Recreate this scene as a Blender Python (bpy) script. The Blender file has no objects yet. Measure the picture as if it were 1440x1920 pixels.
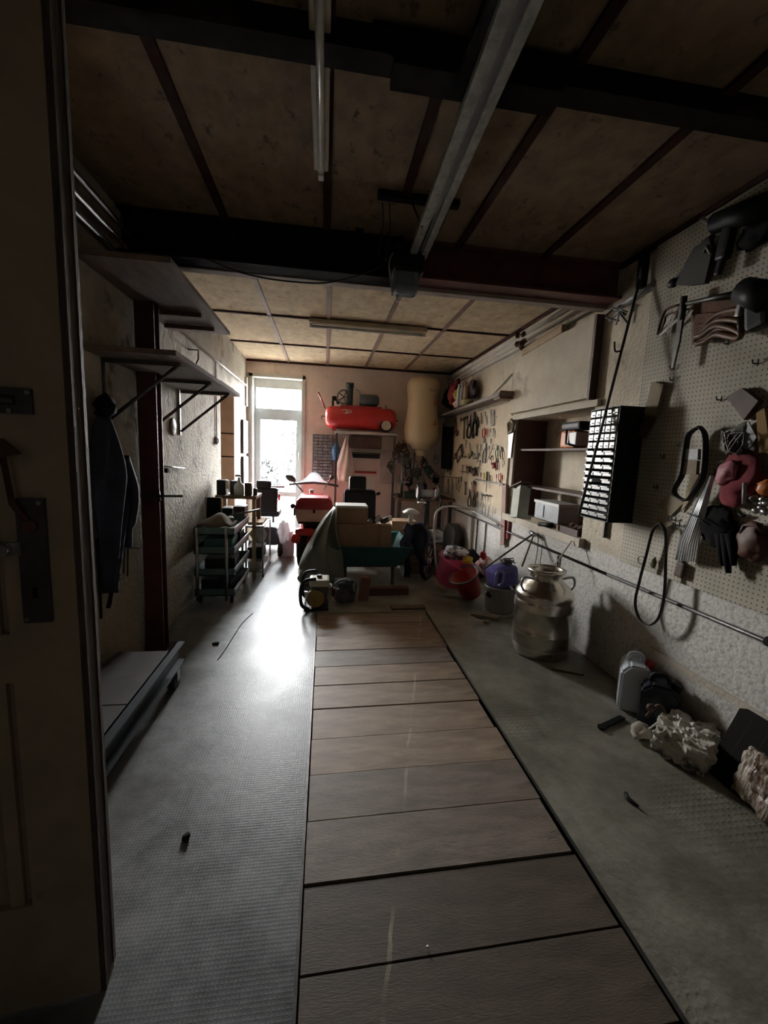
import bpy, bmesh, math, random
from math import sin, cos, pi, radians as R
from mathutils import Vector as V, Matrix as M, noise as NZ

sc = bpy.context.scene
COL = sc.collection
random.seed(7)
RND = random.Random(11)

# ---------------------------------------------------------------- camera
F_PX, YAW, PITCH, ROLL, EYE = 786.0, .1432, .1364, .0416, 1.5
_fw = V((sin(YAW)*cos(PITCH), cos(YAW)*cos(PITCH), -sin(PITCH)))
_rt = V((cos(YAW), -sin(YAW), 0)); _up = _rt.cross(_fw)
RT = cos(ROLL)*_rt + sin(ROLL)*_up
UP = -sin(ROLL)*_rt + cos(ROLL)*_up
camd = bpy.data.cameras.new('camera'); cam = bpy.data.objects.new('camera', camd); COL.objects.link(cam)
camd.sensor_fit = 'VERTICAL'; camd.sensor_height = 24; camd.sensor_width = 18
camd.lens = F_PX/1920*24; camd.clip_start = .05
cam.matrix_world = M(((RT.x, UP.x, -_fw.x, 0), (RT.y, UP.y, -_fw.y, 0), (RT.z, UP.z, -_fw.z, EYE), (0, 0, 0, 1)))
sc.camera = cam

# ---------------------------------------------------------------- light
SKY = 120.0
w = bpy.data.worlds.new('overcast_sky'); sc.world = w; w.use_nodes = True
nt = w.node_tree; bg = nt.nodes['Background']
tc = nt.nodes.new('ShaderNodeTexCoord'); sx = nt.nodes.new('ShaderNodeSeparateXYZ'); rp = nt.nodes.new('ShaderNodeValToRGB')
nt.links.new(tc.outputs['Generated'], sx.inputs[0]); nt.links.new(sx.outputs['Z'], rp.inputs[0]); nt.links.new(rp.outputs[0], bg.inputs[0])
rp.color_ramp.elements[0].color = (1, .97, .93, 1); rp.color_ramp.elements[1].color = (.80, .90, 1, 1)
bg.inputs[1].default_value = SKY
pl = bpy.data.lights.new('window_portal', 'AREA'); pl.shape = 'RECTANGLE'; pl.size = .84; pl.size_y = 2.6
pl.cycles.is_portal = True
po = bpy.data.objects.new('window_portal', pl); COL.objects.link(po); po.location = (-.78, 7.36, 1.33); po.rotation_euler = (R(-90), 0, 0)
# weak fill lamp added behind the camera, no opening stands there
fl = bpy.data.lights.new('rear_fill', 'AREA'); fl.shape = 'RECTANGLE'; fl.size = 1.2; fl.size_y = 1.6; fl.energy = .5; fl.color = (1, .93, .84)
fo = bpy.data.objects.new('rear_fill', fl); COL.objects.link(fo); fo.location = (-.3, -1.1, 1.7); fo.rotation_euler = (R(90), 0, 0)
vs = sc.view_settings
vs.view_transform = 'Standard'; vs.look = 'None'; vs.gamma = 1; vs.exposure = .60
sc.cycles.max_bounces = 10; sc.cycles.diffuse_bounces = 7; sc.cycles.glossy_bounces = 4
sc.cycles.transmission_bounces = 6
sc.cycles.use_denoising = True
sc.cycles.caustics_reflective = False; sc.cycles.caustics_refractive = False
sc.cycles.sample_clamp_indirect = 6

# ---------------------------------------------------------------- helpers
def ray(x, y): return RT*((x-720)/F_PX) - UP*((y-960)/F_PX) + _fw
def oX(x, y, v): d = ray(x, y); return d*(v/d.x) + V((0, 0, EYE))
def oY(x, y, v): d = ray(x, y); return d*(v/d.y) + V((0, 0, EYE))
def oZ(x, y, v): d = ray(x, y); return d*((v-EYE)/d.z) + V((0, 0, EYE))

def node(nt, t, **k):
    n = nt.nodes.new(t)
    for a, b in k.items(): setattr(n, a, b)
    return n
MATS = {}
def mat(name, col, rough=.6, metal=0, var=.25, scale=6, bump=0, col2=None, bscale=None, stretch=None, spec=.5, stain=None, trans=0, alpha=1, detail=5, lo=.35, hi=.65):
    if name in MATS: return MATS[name]
    m = bpy.data.materials.new(name); m.use_nodes = True; nt = m.node_tree; b = nt.nodes['Principled BSDF']; L = nt.links.new
    b.inputs['Roughness'].default_value = rough; b.inputs['Metallic'].default_value = metal
    b.inputs['Specular IOR Level'].default_value = spec
    tc = node(nt, 'ShaderNodeTexCoord'); mp = node(nt, 'ShaderNodeMapping'); L(tc.outputs['Object'], mp.inputs[0])
    if stretch: mp.inputs['Scale'].default_value = stretch
    n = node(nt, 'ShaderNodeTexNoise'); n.inputs['Scale'].default_value = scale; n.inputs['Detail'].default_value = detail; n.inputs['Roughness'].default_value = .65
    L(mp.outputs[0], n.inputs[0])
    rp = node(nt, 'ShaderNodeValToRGB'); e = rp.color_ramp.elements
    c2 = col2 or tuple(c*(1-var) for c in col)
    e[0].position = lo; e[1].position = hi; e[0].color = (*c2, 1); e[1].color = (*col, 1)
    L(n.outputs['Fac'], rp.inputs[0]); out = rp.outputs[0]
    if stain:                              # stain = (colour, scale, threshold, softness)
        n2 = node(nt, 'ShaderNodeTexNoise'); n2.inputs['Scale'].default_value = stain[1]; n2.inputs['Detail'].default_value = 8; n2.inputs['Roughness'].default_value = .7
        L(mp.outputs[0], n2.inputs[0])
        r2 = node(nt, 'ShaderNodeValToRGB'); r2.color_ramp.elements[0].position = stain[2]; r2.color_ramp.elements[1].position = stain[2]+stain[3]
        L(n2.outputs['Fac'], r2.inputs[0])
        mx = node(nt, 'ShaderNodeMix', data_type='RGBA'); L(r2.outputs[0], mx.inputs[0]); L(out, mx.inputs[6]); mx.inputs[7].default_value = (*stain[0], 1); out = mx.outputs[2]
    L(out, b.inputs['Base Color'])
    if bump:
        bp = node(nt, 'ShaderNodeBump'); bp.inputs['Strength'].default_value = bump; bp.inputs['Distance'].default_value = .01
        n3 = node(nt, 'ShaderNodeTexNoise'); n3.inputs['Scale'].default_value = bscale or scale*4; n3.inputs['Detail'].default_value = 6
        L(mp.outputs[0], n3.inputs[0]); L(n3.outputs['Fac'], bp.inputs['Height']); L(bp.outputs[0], b.inputs['Normal'])
    if trans: b.inputs['Transmission Weight'].default_value = trans
    if alpha < 1: b.inputs['Alpha'].default_value = alpha
    MATS[name] = m; return m
def cell_mask(nt, mp, cell, rad, axes):
    """1 where a round hole sits in every square cell"""
    L = nt.links.new
    s = node(nt, 'ShaderNodeVectorMath', operation='SCALE'); s.inputs['Scale'].default_value = 1/cell; L(mp, s.inputs[0])
    f = node(nt, 'ShaderNodeVectorMath', operation='FRACTION'); L(s.outputs[0], f.inputs[0])
    k = node(nt, 'ShaderNodeVectorMath', operation='MULTIPLY'); L(f.outputs[0], k.inputs[0]); k.inputs[1].default_value = axes
    d = node(nt, 'ShaderNodeVectorMath', operation='DISTANCE'); L(k.outputs[0], d.inputs[0]); d.inputs[1].default_value = tuple(.5*a for a in axes)
    r = node(nt, 'ShaderNodeMapRange'); r.inputs['From Min'].default_value = rad*1.25; r.inputs['From Max'].default_value = rad*.8; L(d.outputs['Value'], r.inputs['Value'])
    return r.outputs[0]

class MB:
    """collects shapes given in world coordinates, links ONE mesh object whose origin is o"""
    def __init__(s, o=(0, 0, 0)): s.o = V(o); s.b = bmesh.new(); s.sm = []
    def _new(s, vs, fs, smooth=False):
        bv = [s.b.verts.new(V(v)) for v in vs]
        for f in fs:
            try: q = s.b.faces.new([bv[i] for i in f]); q.smooth = smooth
            except ValueError: pass
        return s
    def box(s, lo, hi, rot=None, bev=0):
        lo, hi = V(lo), V(hi); c = (lo+hi)/2; h = (hi-lo)/2
        h = V([abs(a) for a in h])
        return s.cbox(c, h*2, rot, bev)
    def cbox(s, c, size, rot=None, bev=0):
        c = V(c); r = bmesh.ops.create_cube(s.b, size=1, matrix=M.Translation(c) @ ((rot if isinstance(rot, M) else eul(rot)) if rot is not None else M()) @ M.Diagonal((*size, 1)))
        if bev:
            es = list({e for v in r['verts'] for e in v.link_edges})
            bmesh.ops.bevel(s.b, geom=es, offset=bev, segments=2, affect='EDGES', profile=.6)
        return s
    def cyl(s, a, b, r0, r1=None, n=14, caps=True, smooth=True):
        a, b = V(a), V(b); r1 = r0 if r1 is None else r1; d = b-a; q = d.to_track_quat('Z', 'Y').to_matrix()
        vs = [a+q@V((r0*cos(2*pi*i/n), r0*sin(2*pi*i/n), 0)) for i in range(n)] + [b+q@V((r1*cos(2*pi*i/n), r1*sin(2*pi*i/n), 0)) for i in range(n)]
        fs = [(i, (i+1) % n, n+(i+1) % n, n+i) for i in range(n)]
        bv = [s.b.verts.new(v) for v in vs]
        for f in fs: s.b.faces.new([bv[i] for i in f]).smooth = smooth
        if caps:
            s.b.faces.new([bv[i] for i in range(n)][::-1]); s.b.faces.new([bv[n+i] for i in range(n)])
        return s
    def tube(s, pts, r, n=8, closed=False, flat=None):
        pts = [V(p) for p in pts]; N = len(pts); rings = []
        up = V((0, 0, 1)); prev = None
        for i, p in enumerate(pts):
            if closed: t = pts[(i+1) % N]-pts[i-1]
            else: t = pts[min(i+1, N-1)]-pts[max(i-1, 0)]
            t.normalize()
            if prev is None:
                u = t.orthogonal().normalized() if abs(t.dot(up)) > .95 else t.cross(up).normalized()
            else:
                u = (prev-t*prev.dot(t)).normalized()
            prev = u; v = t.cross(u)
            rr = r[i] if isinstance(r, (list, tuple)) else r
            ru, rv = (rr, rr) if not flat else (flat[0], flat[1])
            rings.append([s.b.verts.new(p+u*cos(2*pi*k/n)*ru+v*sin(2*pi*k/n)*rv) for k in range(n)])
        for i in range(N if closed else N-1):
            A, B = rings[i], rings[(i+1) % N]
            for k in range(n):
                s.b.faces.new((A[k], A[(k+1) % n], B[(k+1) % n], B[k])).smooth = True
        if not closed:
            s.b.faces.new(rings[0][::-1]); s.b.faces.new(rings[-1])
        return s
    def lathe(s, c, prof, n=28, axis=None):
        """prof = [(r, z)...]"""
        c = V(c); q = (V(axis).to_track_quat('Z', 'Y').to_matrix() if axis else M.Identity(3)); rings = []
        for r, z in prof: rings.append([s.b.verts.new(c+q@V((max(r, 1e-4)*cos(2*pi*k/n), max(r, 1e-4)*sin(2*pi*k/n), z))) for k in range(n)])
        for A, B in zip(rings, rings[1:]):
            for k in range(n): s.b.faces.new((A[k], A[(k+1) % n], B[(k+1) % n], B[k])).smooth = True
        s.b.faces.new(rings[0][::-1]); s.b.faces.new(rings[-1])
        return s
    def ball(s, c, rad, sub=2, nz=0, seed=0, rot=None, freq=3):
        rad = V(rad) if not isinstance(rad, (int, float)) else V((rad,)*3)
        r = bmesh.ops.create_icosphere(s.b, subdivisions=sub, radius=1)
        m = eul(rot).to_3x3() if rot else M.Identity(3)
        for v in r['verts']:
            k = 1+nz*NZ.noise(v.co*freq*.6+V((seed*3.1, seed, 0)))*1.6 if nz else 1
            v.co = V(c)+m@V((v.co.x*rad.x*k, v.co.y*rad.y*k, v.co.z*rad.z*k))
            for f in v.link_faces: f.smooth = True
        return s
    def crumple(s, c, size, rot=None, amp=.012, freq=9, cuts=14, seed=0, ridged=False):
        r = bmesh.ops.create_cube(s.b, size=1); es = list({e for v in r['verts'] for e in v.link_edges})
        g = bmesh.ops.subdivide_edges(s.b, edges=es, cuts=cuts, use_grid_fill=True)
        vs = {v for f in s.b.faces for v in f.verts if max(abs(v.co.x), abs(v.co.y), abs(v.co.z)) <= .5001}
        m = eul(rot).to_3x3() if rot else M.Identity(3)
        for v in vs:
            q = v.co.copy(); n = q.normalized()*.62; q = q.lerp(n, .35); p = V((q.x*size[0], q.y*size[1], q.z*size[2]))
            k = NZ.noise(p*freq+V((seed, 0, 0)))+.5*NZ.noise(p*freq*2.7+V((0, seed, 0)))
            if ridged: k = abs(k)*1.6-.4
            p += q.normalized()*amp*k*2; v.co = V(c)+m@p
            for f in v.link_faces: f.smooth = not ridged
        return s
    def poly(s, pts, ext):
        """closed planar outline pushed along ext"""
        pts = [V(p) for p in pts]; e = V(ext); n = len(pts)
        a = [s.b.verts.new(p) for p in pts]; b = [s.b.verts.new(p+e) for p in pts]
        s.b.faces.new(a[::-1]); s.b.faces.new(b)
        for i in range(n): s.b.faces.new((a[i], a[(i+1) % n], b[(i+1) % n], b[i]))
        return s
    def sheet(s, fn, nu, nv, th=.004, smooth=True):
        g = [[V(fn(i/nu, j/nv)) for j in range(nv+1)] for i in range(nu+1)]
        def nrm(i, j):
            a = g[min(i+1, nu)][j]-g[max(i-1, 0)][j]; b = g[i][min(j+1, nv)]-g[i][max(j-1, 0)]
            c = a.cross(b); return c.normalized() if c.length > 1e-9 else V((0, 0, 1))
        A = [[s.b.verts.new(g[i][j]+nrm(i, j)*th/2) for j in range(nv+1)] for i in range(nu+1)]
        B = [[s.b.verts.new(g[i][j]-nrm(i, j)*th/2) for j in range(nv+1)] for i in range(nu+1)]
        def q(*v):
            try: s.b.faces.new(v).smooth = smooth
            except ValueError: pass
        for i in range(nu):
            for j in range(nv):
                q(A[i][j], A[i+1][j], A[i+1][j+1], A[i][j+1]); q(B[i][j], B[i][j+1], B[i+1][j+1], B[i+1][j])
            q(A[i][0], B[i][0], B[i+1][0], A[i+1][0]); q(A[i][nv], A[i+1][nv], B[i+1][nv], B[i][nv])
        for j in range(nv):
            q(A[0][j], A[0][j+1], B[0][j+1], B[0][j]); q(A[nu][j], B[nu][j], B[nu][j+1], A[nu][j+1])
        return s
    def build(s, name, m, parent=None, label=None):
        bmesh.ops.recalc_face_normals(s.b, faces=s.b.faces)
        me = bpy.data.meshes.new(name); 
        for v in s.b.verts: v.co -= s.o
        s.b.to_mesh(me); s.b.free(); me.materials.append(m)
        o = bpy.data.objects.new(name, me); COL.objects.link(o)
        if parent is not None: o.parent = parent
        else: o.location = s.o
        if label: o['label'] = label
        return o
def eul(r): return (M.Rotation(r[2], 4, 'Z') @ M.Rotation(r[1], 4, 'Y') @ M.Rotation(r[0], 4, 'X'))
def sub(mb_origin, world_o=None): return mb_origin
def thing(name, label, cat, loc=(0, 0, 0), group=None, rz=0, rx=0):
    o = bpy.data.objects.new(name, None); COL.objects.link(o); o.location = V(loc); o.rotation_euler = (rx, 0, rz)
    o.empty_display_size = .05
    return tag(o, label, cat, group)
def tag(o, label, cat, group=None, kind=None):
    o['label'] = label; o['category'] = cat
    if group: o['group'] = group
    if kind: o['kind'] = kind
    return o
def struct(mb, name, m, parent=None):
    o = mb.build(name, m, parent)
    if parent is None: o['kind'] = 'structure'
    return o
def lerp(a, b, t): return V(a)*(1-t)+V(b)*t
def sag(a, b, drop, n=14):
    return [lerp(a, b, i/n)-V((0, 0, drop*4*(i/n)*(1-i/n))) for i in range(n+1)]
def curve(pts, n=6):
    """Catmull-Rom through pts"""
    P = [V(p) for p in pts]; out = []
    for i in range(len(P)-1):
        a, b, c, d = P[max(i-1, 0)], P[i], P[i+1], P[min(i+2, len(P)-1)]
        for k in range(n):
            t = k/n; out.append(.5*((2*b)+(c-a)*t+(2*a-5*b+4*c-d)*t*t+(3*b-a-3*c+d)*t**3))
    return out+[P[-1]]

# ---------------------------------------------------------------- materials
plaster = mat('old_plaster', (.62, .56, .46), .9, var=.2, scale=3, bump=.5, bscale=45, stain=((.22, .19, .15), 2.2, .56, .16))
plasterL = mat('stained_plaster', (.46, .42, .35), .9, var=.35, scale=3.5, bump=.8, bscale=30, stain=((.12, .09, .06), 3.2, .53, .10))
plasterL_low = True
plasterB = mat('pinkish_plaster', (.78, .67, .61), .9, var=.15, scale=3, bump=.3, bscale=40, stain=((.30, .25, .21), 2.0, .60, .2))
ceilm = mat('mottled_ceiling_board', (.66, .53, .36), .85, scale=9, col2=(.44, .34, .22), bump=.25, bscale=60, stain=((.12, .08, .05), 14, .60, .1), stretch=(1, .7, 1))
stripm = mat('dark_batten_wood', (.05, .022, .018), .9, spec=.08, var=.4, scale=12)
beamm = mat('dark_painted_steel', (.020, .016, .016), .9, .0, spec=.06, var=.4, scale=8, bump=.2)
redbeam = mat('red_oxide_steel', (.15, .055, .05), .55, .2, var=.4, scale=7, bump=.2)
whitewood = mat('white_painted_frame', (.62, .62, .58), .5, var=.15, scale=8)
greyframe = mat('grey_window_frame', (.42, .46, .48), .5, var=.1)
glass = bpy.data.materials.new('thin_window_glass'); glass.use_nodes = True; _n = glass.node_tree; _n.nodes.clear()
_o = node(_n, 'ShaderNodeOutputMaterial'); _x = node(_n, 'ShaderNodeMixShader'); _t = node(_n, 'ShaderNodeBsdfTransparent'); _g = node(_n, 'ShaderNodeBsdfGlossy')
_x.inputs[0].default_value = .06; _g.inputs['Roughness'].default_value = .02
_n.links.new(_t.outputs[0], _x.inputs[1]); _n.links.new(_g.outputs[0], _x.inputs[2]); _n.links.new(_x.outputs[0], _o.inputs[0])
black = mat('black_plastic', (.016, .016, .018), .5, var=.4, scale=10, spec=.25)
blackm = mat('black_matte', (.014, .013, .014), .9, spec=.1, var=.4, scale=10)
steel = mat('worn_steel', (.45, .45, .44), .35, .9, var=.35, scale=14)
dsteel = mat('dark_steel', (.13, .125, .12), .45, .8, var=.4, scale=14)
alu = mat('brushed_aluminium', (.58, .59, .6), .32, .9, var=.25, scale=10)
whitep = mat('white_plastic', (.68, .68, .66), .45, var=.15)
greyp = mat('grey_plastic', (.32, .33, .34), .5, var=.2)
creamp = mat('cream_enamel', (.70, .57, .36), .4, var=.12, scale=3, stain=((.33, .17, .07), 5, .70, .04))
redp = mat('red_paint', (.52, .03, .03), .3, var=.25, scale=5)
redd = mat('dark_red_paint', (.30, .02, .025), .4, var=.3)
brownw = mat('brown_wood', (.20, .12, .07), .6, var=.4, scale=10, stretch=(1, 1, 6))
palew = mat('pale_wood', (.45, .32, .19), .6, var=.3, scale=10)
rustm = mat('rusty_iron', (.16, .08, .05), .8, .3, var=.5, scale=16, bump=.4)
card = mat('cardboard', (.34, .22, .13), .85, var=.18, scale=4)
yellow = mat('yellow_plastic', (.80, .55, .05), .5, var=.15)
olive = mat('olive_rubber', (.16, .16, .06), .6, var=.3)
teal = mat('teal_paint', (.025, .10, .095), .45, var=.3, scale=5)
tealp = mat('teal_plastic', (.03, .15, .15), .5, var=.2)
blue = mat('blue_plastic', (.06, .20, .42), .5, var=.3)
navy = mat('dark_blue_cloth', (.02, .025, .05), .9, var=.4, scale=8)
pink = mat('pink_plastic', (.85, .13, .32), .45, var=.2)
purple = mat('violet_plastic', (.13, .11, .36), .45, var=.25)
redcloth = mat('red_cloth', (.20, .02, .03), .9, var=.4)
orange = mat('orange_plastic', (.65, .20, .05), .5, var=.3)
rubber = mat('black_rubber', (.014, .014, .014), .75, var=.3, scale=20)
tarp = mat('grey_green_tarpaulin', (.17, .18, .14), .7, var=.25, scale=4, bump=.3)
bagm = mat('thin_white_carrier_bag', (.85, .74, .70), .45, var=.15, scale=9, col2=(.80, .52, .48))
leather = mat('dark_brown_leather', (.10, .05, .035), .6, var=.4)
greenp = mat('green_plastic', (.12, .30, .09), .5, var=.3)
khaki = mat('sand_paper', (.30, .25, .17), .9, var=.2)

# floors
def paint_zone(m, z, col, soft=.01, wob=.03, scale=3):
    """a differently painted lower zone of a wall, up to height z"""
    nt = m.node_tree; L = nt.links.new; b = nt.nodes['Principled BSDF']; src = b.inputs['Base Color'].links[0].from_socket
    tc = node(nt, 'ShaderNodeTexCoord'); sp = node(nt, 'ShaderNodeSeparateXYZ'); L(tc.outputs['Object'], sp.inputs[0])
    n = node(nt, 'ShaderNodeTexNoise'); n.inputs['Scale'].default_value = scale; n.inputs['Detail'].default_value = 8; L(tc.outputs['Object'], n.inputs[0])
    a = node(nt, 'ShaderNodeMath', operation='MULTIPLY_ADD'); L(n.outputs['Fac'], a.inputs[0]); a.inputs[1].default_value = wob*4; L(sp.outputs['Z'], a.inputs[2])
    r = node(nt, 'ShaderNodeMapRange'); L(a.outputs[0], r.inputs['Value']); r.inputs['From Min'].default_value = z+wob*2+soft; r.inputs['From Max'].default_value = z+wob*2-soft
    n2 = node(nt, 'ShaderNodeTexNoise'); n2.inputs['Scale'].default_value = 45; n2.inputs['Detail'].default_value = 6; L(tc.outputs['Object'], n2.inputs[0])
    r2 = node(nt, 'ShaderNodeValToRGB'); e = r2.color_ramp.elements; e[0].position = .36; e[1].position = .5; e[0].color = (*[c*.72 for c in col], 1); e[1].color = (*col, 1); L(n2.outputs['Fac'], r2.inputs[0])
    x = node(nt, 'ShaderNodeMix', data_type='RGBA'); L(r.outputs[0], x.inputs[0]); L(src, x.inputs[6]); L(r2.outputs[0], x.inputs[7]); L(x.outputs[2], b.inputs['Base Color']); return m
def thin(name, col, fac=.5, rough=.5):
    """thin sheet plastic or cloth that lets light glow through"""
    m = bpy.data.materials.new(name); m.use_nodes = True; nt = m.node_tree; b = nt.nodes['Principled BSDF']; out = nt.nodes['Material Output']
    tl = node(nt, 'ShaderNodeBsdfTranslucent'); x = node(nt, 'ShaderNodeMixShader'); x.inputs[0].default_value = fac
    n = node(nt, 'ShaderNodeTexNoise'); n.inputs['Scale'].default_value = 12; tc = node(nt, 'ShaderNodeTexCoord'); nt.links.new(tc.outputs['Object'], n.inputs[0])
    r = node(nt, 'ShaderNodeValToRGB'); r.color_ramp.elements[0].color = (*[c*.75 for c in col], 1); r.color_ramp.elements[1].color = (*col, 1); nt.links.new(n.outputs['Fac'], r.inputs[0])
    for t_ in (b.inputs['Base Color'], tl.inputs['Color']): nt.links.new(r.outputs[0], t_)
    b.inputs['Roughness'].default_value = rough
    nt.links.new(b.outputs[0], x.inputs[1]); nt.links.new(tl.outputs[0], x.inputs[2]); nt.links.new(x.outputs[0], out.inputs[0]); return m
def floor_mat(name, c1, c2, rough, cell, strength, patch=None, sc_=3):
    m = bpy.data.materials.new(name); m.use_nodes = True; nt = m.node_tree; b = nt.nodes['Principled BSDF']; L = nt.links.new
    tc = node(nt, 'ShaderNodeTexCoord'); P = tc.outputs['Object']
    n = node(nt, 'ShaderNodeTexNoise'); n.inputs['Scale'].default_value = sc_; n.inputs['Detail'].default_value = 9; n.inputs['Roughness'].default_value = .7; L(P, n.inputs[0])
    r = node(nt, 'ShaderNodeValToRGB'); e = r.color_ramp.elements; e[0].position = .40; e[1].position = .62; e[0].color = (*c2, 1); e[1].color = (*c1, 1); L(n.outputs['Fac'], r.inputs[0])
    n2 = node(nt, 'ShaderNodeTexNoise'); n2.inputs['Scale'].default_value = 1.4; n2.inputs['Detail'].default_value = 8; L(P, n2.inputs[0])
    r2 = node(nt, 'ShaderNodeValToRGB'); r2.color_ramp.elements[0].position = .56; r2.color_ramp.elements[1].position = .75; L(n2.outputs['Fac'], r2.inputs[0])
    mx = node(nt, 'ShaderNodeMix', data_type='RGBA'); L(r2.outputs[0], mx.inputs[0]); L(r.outputs[0], mx.inputs[6]); mx.inputs[7].default_value = (.13, .115, .08, 1)
    L(mx.outputs[2], b.inputs['Base Color'])
    rr = node(nt, 'ShaderNodeMapRange'); rr.inputs['To Min'].default_value = rough-.12; rr.inputs['To Max'].default_value = rough+.2; L(n.outputs['Fac'], rr.inputs['Value']); L(rr.outputs[0], b.inputs['Roughness'])
    # rolled pattern pressed into the screed: a grid of small squares
    mk = cell_mask(nt, P, cell, .36, (1, 1, 0))
    if patch:
        n4 = node(nt, 'ShaderNodeTexNoise'); n4.inputs['Scale'].default_value = patch; L(P, n4.inputs[0])
        r4 = node(nt, 'ShaderNodeMapRange'); r4.inputs['From Min'].default_value = .48; r4.inputs['From Max'].default_value = .62; L(n4.outputs['Fac'], r4.inputs['Value'])
        mm = node(nt, 'ShaderNodeMath', operation='MULTIPLY'); L(mk, mm.inputs[0]); L(r4.outputs[0], mm.inputs[1]); mk = mm.outputs[0]
    n3 = node(nt, 'ShaderNodeTexNoise'); n3.inputs['Scale'].default_value = 40; n3.inputs['Detail'].default_value = 5; L(P, n3.inputs[0])
    ad = node(nt, 'ShaderNodeMath', operation='MULTIPLY_ADD'); L(mk, ad.inputs[0]); ad.inputs[1].default_value = -.5; L(n3.outputs['Fac'], ad.inputs[2])
    bp = node(nt, 'ShaderNodeBump'); bp.inputs['Strength'].default_value = strength; bp.inputs['Distance'].default_value = .006; L(ad.outputs[0], bp.inputs['Height']); L(bp.outputs[0], b.inputs['Normal'])
    b.inputs['Specular IOR Level'].default_value = .42
    return m
floorL = floor_mat('grey_screed', (.22, .23, .23), (.10, .105, .105), .42, .0125, .12)
floorR = floor_mat('greenish_screed', (.36, .34, .28), (.20, .19, .15), .44, .03, .45, patch=1.1)
pegm = bpy.data.materials.new('cream_pegboard'); pegm.use_nodes = True
_n = pegm.node_tree; _b = _n.nodes['Principled BSDF']; _tc = node(_n, 'ShaderNodeTexCoord'); _k = cell_mask(_n, _tc.outputs['Object'], .025, .15, (0, 1, 1))
_nz = node(_n, 'ShaderNodeTexNoise'); _nz.inputs['Scale'].default_value = 4; _n.links.new(_tc.outputs['Object'], _nz.inputs[0])
_r = node(_n, 'ShaderNodeValToRGB'); _r.color_ramp.elements[0].color = (.33, .30, .23, 1); _r.color_ramp.elements[1].color = (.47, .43, .35, 1); _r.color_ramp.elements[0].position = .35; _r.color_ramp.elements[1].position = .65
_n.links.new(_nz.outputs['Fac'], _r.inputs[0])
_m = node(_n, 'ShaderNodeMix', data_type='RGBA'); _n.links.new(_k, _m.inputs[0]); _n.links.new(_r.outputs[0], _m.inputs[6]); _m.inputs[7].default_value = (.03, .025, .02, 1)
_n.links.new(_m.outputs[2], _b.inputs['Base Color']); _b.inputs['Roughness'].default_value = .7

# ---------------------------------------------------------------- room shell
LW, RW, BW, FW, CH = -1.26, 2.06, 7.1, -1.3, 2.9
T = .4
struct(MB().box((LW-T, FW-T, -.3), (-.045, BW+T, 0)), 'floor', floorL)
struct(MB().box((1.0, FW-T, -.3), (RW+T, BW+T, 0)), 'floor_right', floorR)
pitm = mat('pit_bottom', (.05, .045, .04), .9)
struct(MB().box((-.045, FW-T, -.3), (1.0, .56, -.0)), 'floor_front', floorR)
struct(MB().box((-.045, 3.82, -.3), (1.0, BW+T, -.0)), 'floor_back', floorR)
struct(MB().box((-.045, .56, -.3), (1.0, 3.82, -.06)), 'floor_pit', pitm)
struct(MB().box((LW-T, FW-T, CH), (RW+T, 2.98, CH+.2)), 'ceiling_front', mat('brown_shaded_ceiling_board', (.27, .19, .115), .85, scale=9, col2=(.17, .115, .07), bump=.25, bscale=60, stain=((.06, .04, .025), 14, .58, .1), stretch=(1, .7, 1)))  # same boards as the back, shade near the camera put into a darker brown
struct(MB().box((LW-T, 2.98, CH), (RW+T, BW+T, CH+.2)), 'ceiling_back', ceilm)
# left wall, with a recess between y 5.38 and 6.2
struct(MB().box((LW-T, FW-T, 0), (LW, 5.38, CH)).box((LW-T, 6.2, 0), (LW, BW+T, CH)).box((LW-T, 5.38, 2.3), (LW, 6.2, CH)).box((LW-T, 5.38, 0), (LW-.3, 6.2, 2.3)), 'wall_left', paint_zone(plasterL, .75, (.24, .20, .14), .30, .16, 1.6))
nich = mat('brown_recess_board', (.42, .28, .20), .7, var=.2)
struct(MB().box((LW-.3, 6.17, 0), (LW-.004, 6.2, 2.3)).box((LW-.3, 5.385, 0), (LW-.28, 6.17, 2.295)), 'trim_20', nich)
for i_, z_ in enumerate((1.37, 1.69)): struct(MB().box((LW-.28, 6.16, z_), (LW-.004, 6.17, z_+.018)), 'trim_%d' % (29+i_), stripm)
# right wall with cupboard recess
NY0, NY1, NZ0, NZ1, ND = 3.07, 4.40, .90, 1.93, .34
struct(MB().box((RW, FW-T, 0), (RW+T, NY0, CH)).box((RW, NY1, 0), (RW+T, BW+T, CH)).box((RW, NY0, 0), (RW+T, NY1, NZ0)).box((RW, NY0, NZ1), (RW+T, NY1, CH)).box((RW+ND, NY0, NZ0), (RW+T, NY1, NZ1)), 'wall_right', paint_zone(mat('old_wall_plaster', (.64, .57, .45), .9, var=.25, scale=3, bump=.6, bscale=38, stain=((.24, .19, .13), 2.6, .55, .12)), .84, (.62, .60, .56), .01, .01))
recm = mat('dark_red_brown_board', (.14, .055, .045), .6, var=.3)
struct(MB().box((RW+.005, NY1-.012, NZ0), (RW+ND, NY1, NZ1)).box((RW+.005, NY0, NZ0), (RW+ND, NY0+.012, NZ1)), 'trim_21', recm)
# back wall with window opening
WX0, WX1, WZ0, WZ1 = -1.22, -.34, .0, 2.69
struct(MB().box((LW-T, BW, 0), (WX0, BW+T, CH)).box((WX1, BW, 0), (RW+T, BW+T, CH)).box((WX0, BW, WZ1), (WX1, BW+T, CH)), 'wall_back', plasterB)
struct(MB().box((LW-T, FW-T, 0), (RW+T, FW, CH)), 'wall_front', mat('bounce_cutting_dark', (.07, .05, .035), .8))  # unseen end wall, coloured dark so less light bounces back

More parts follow.
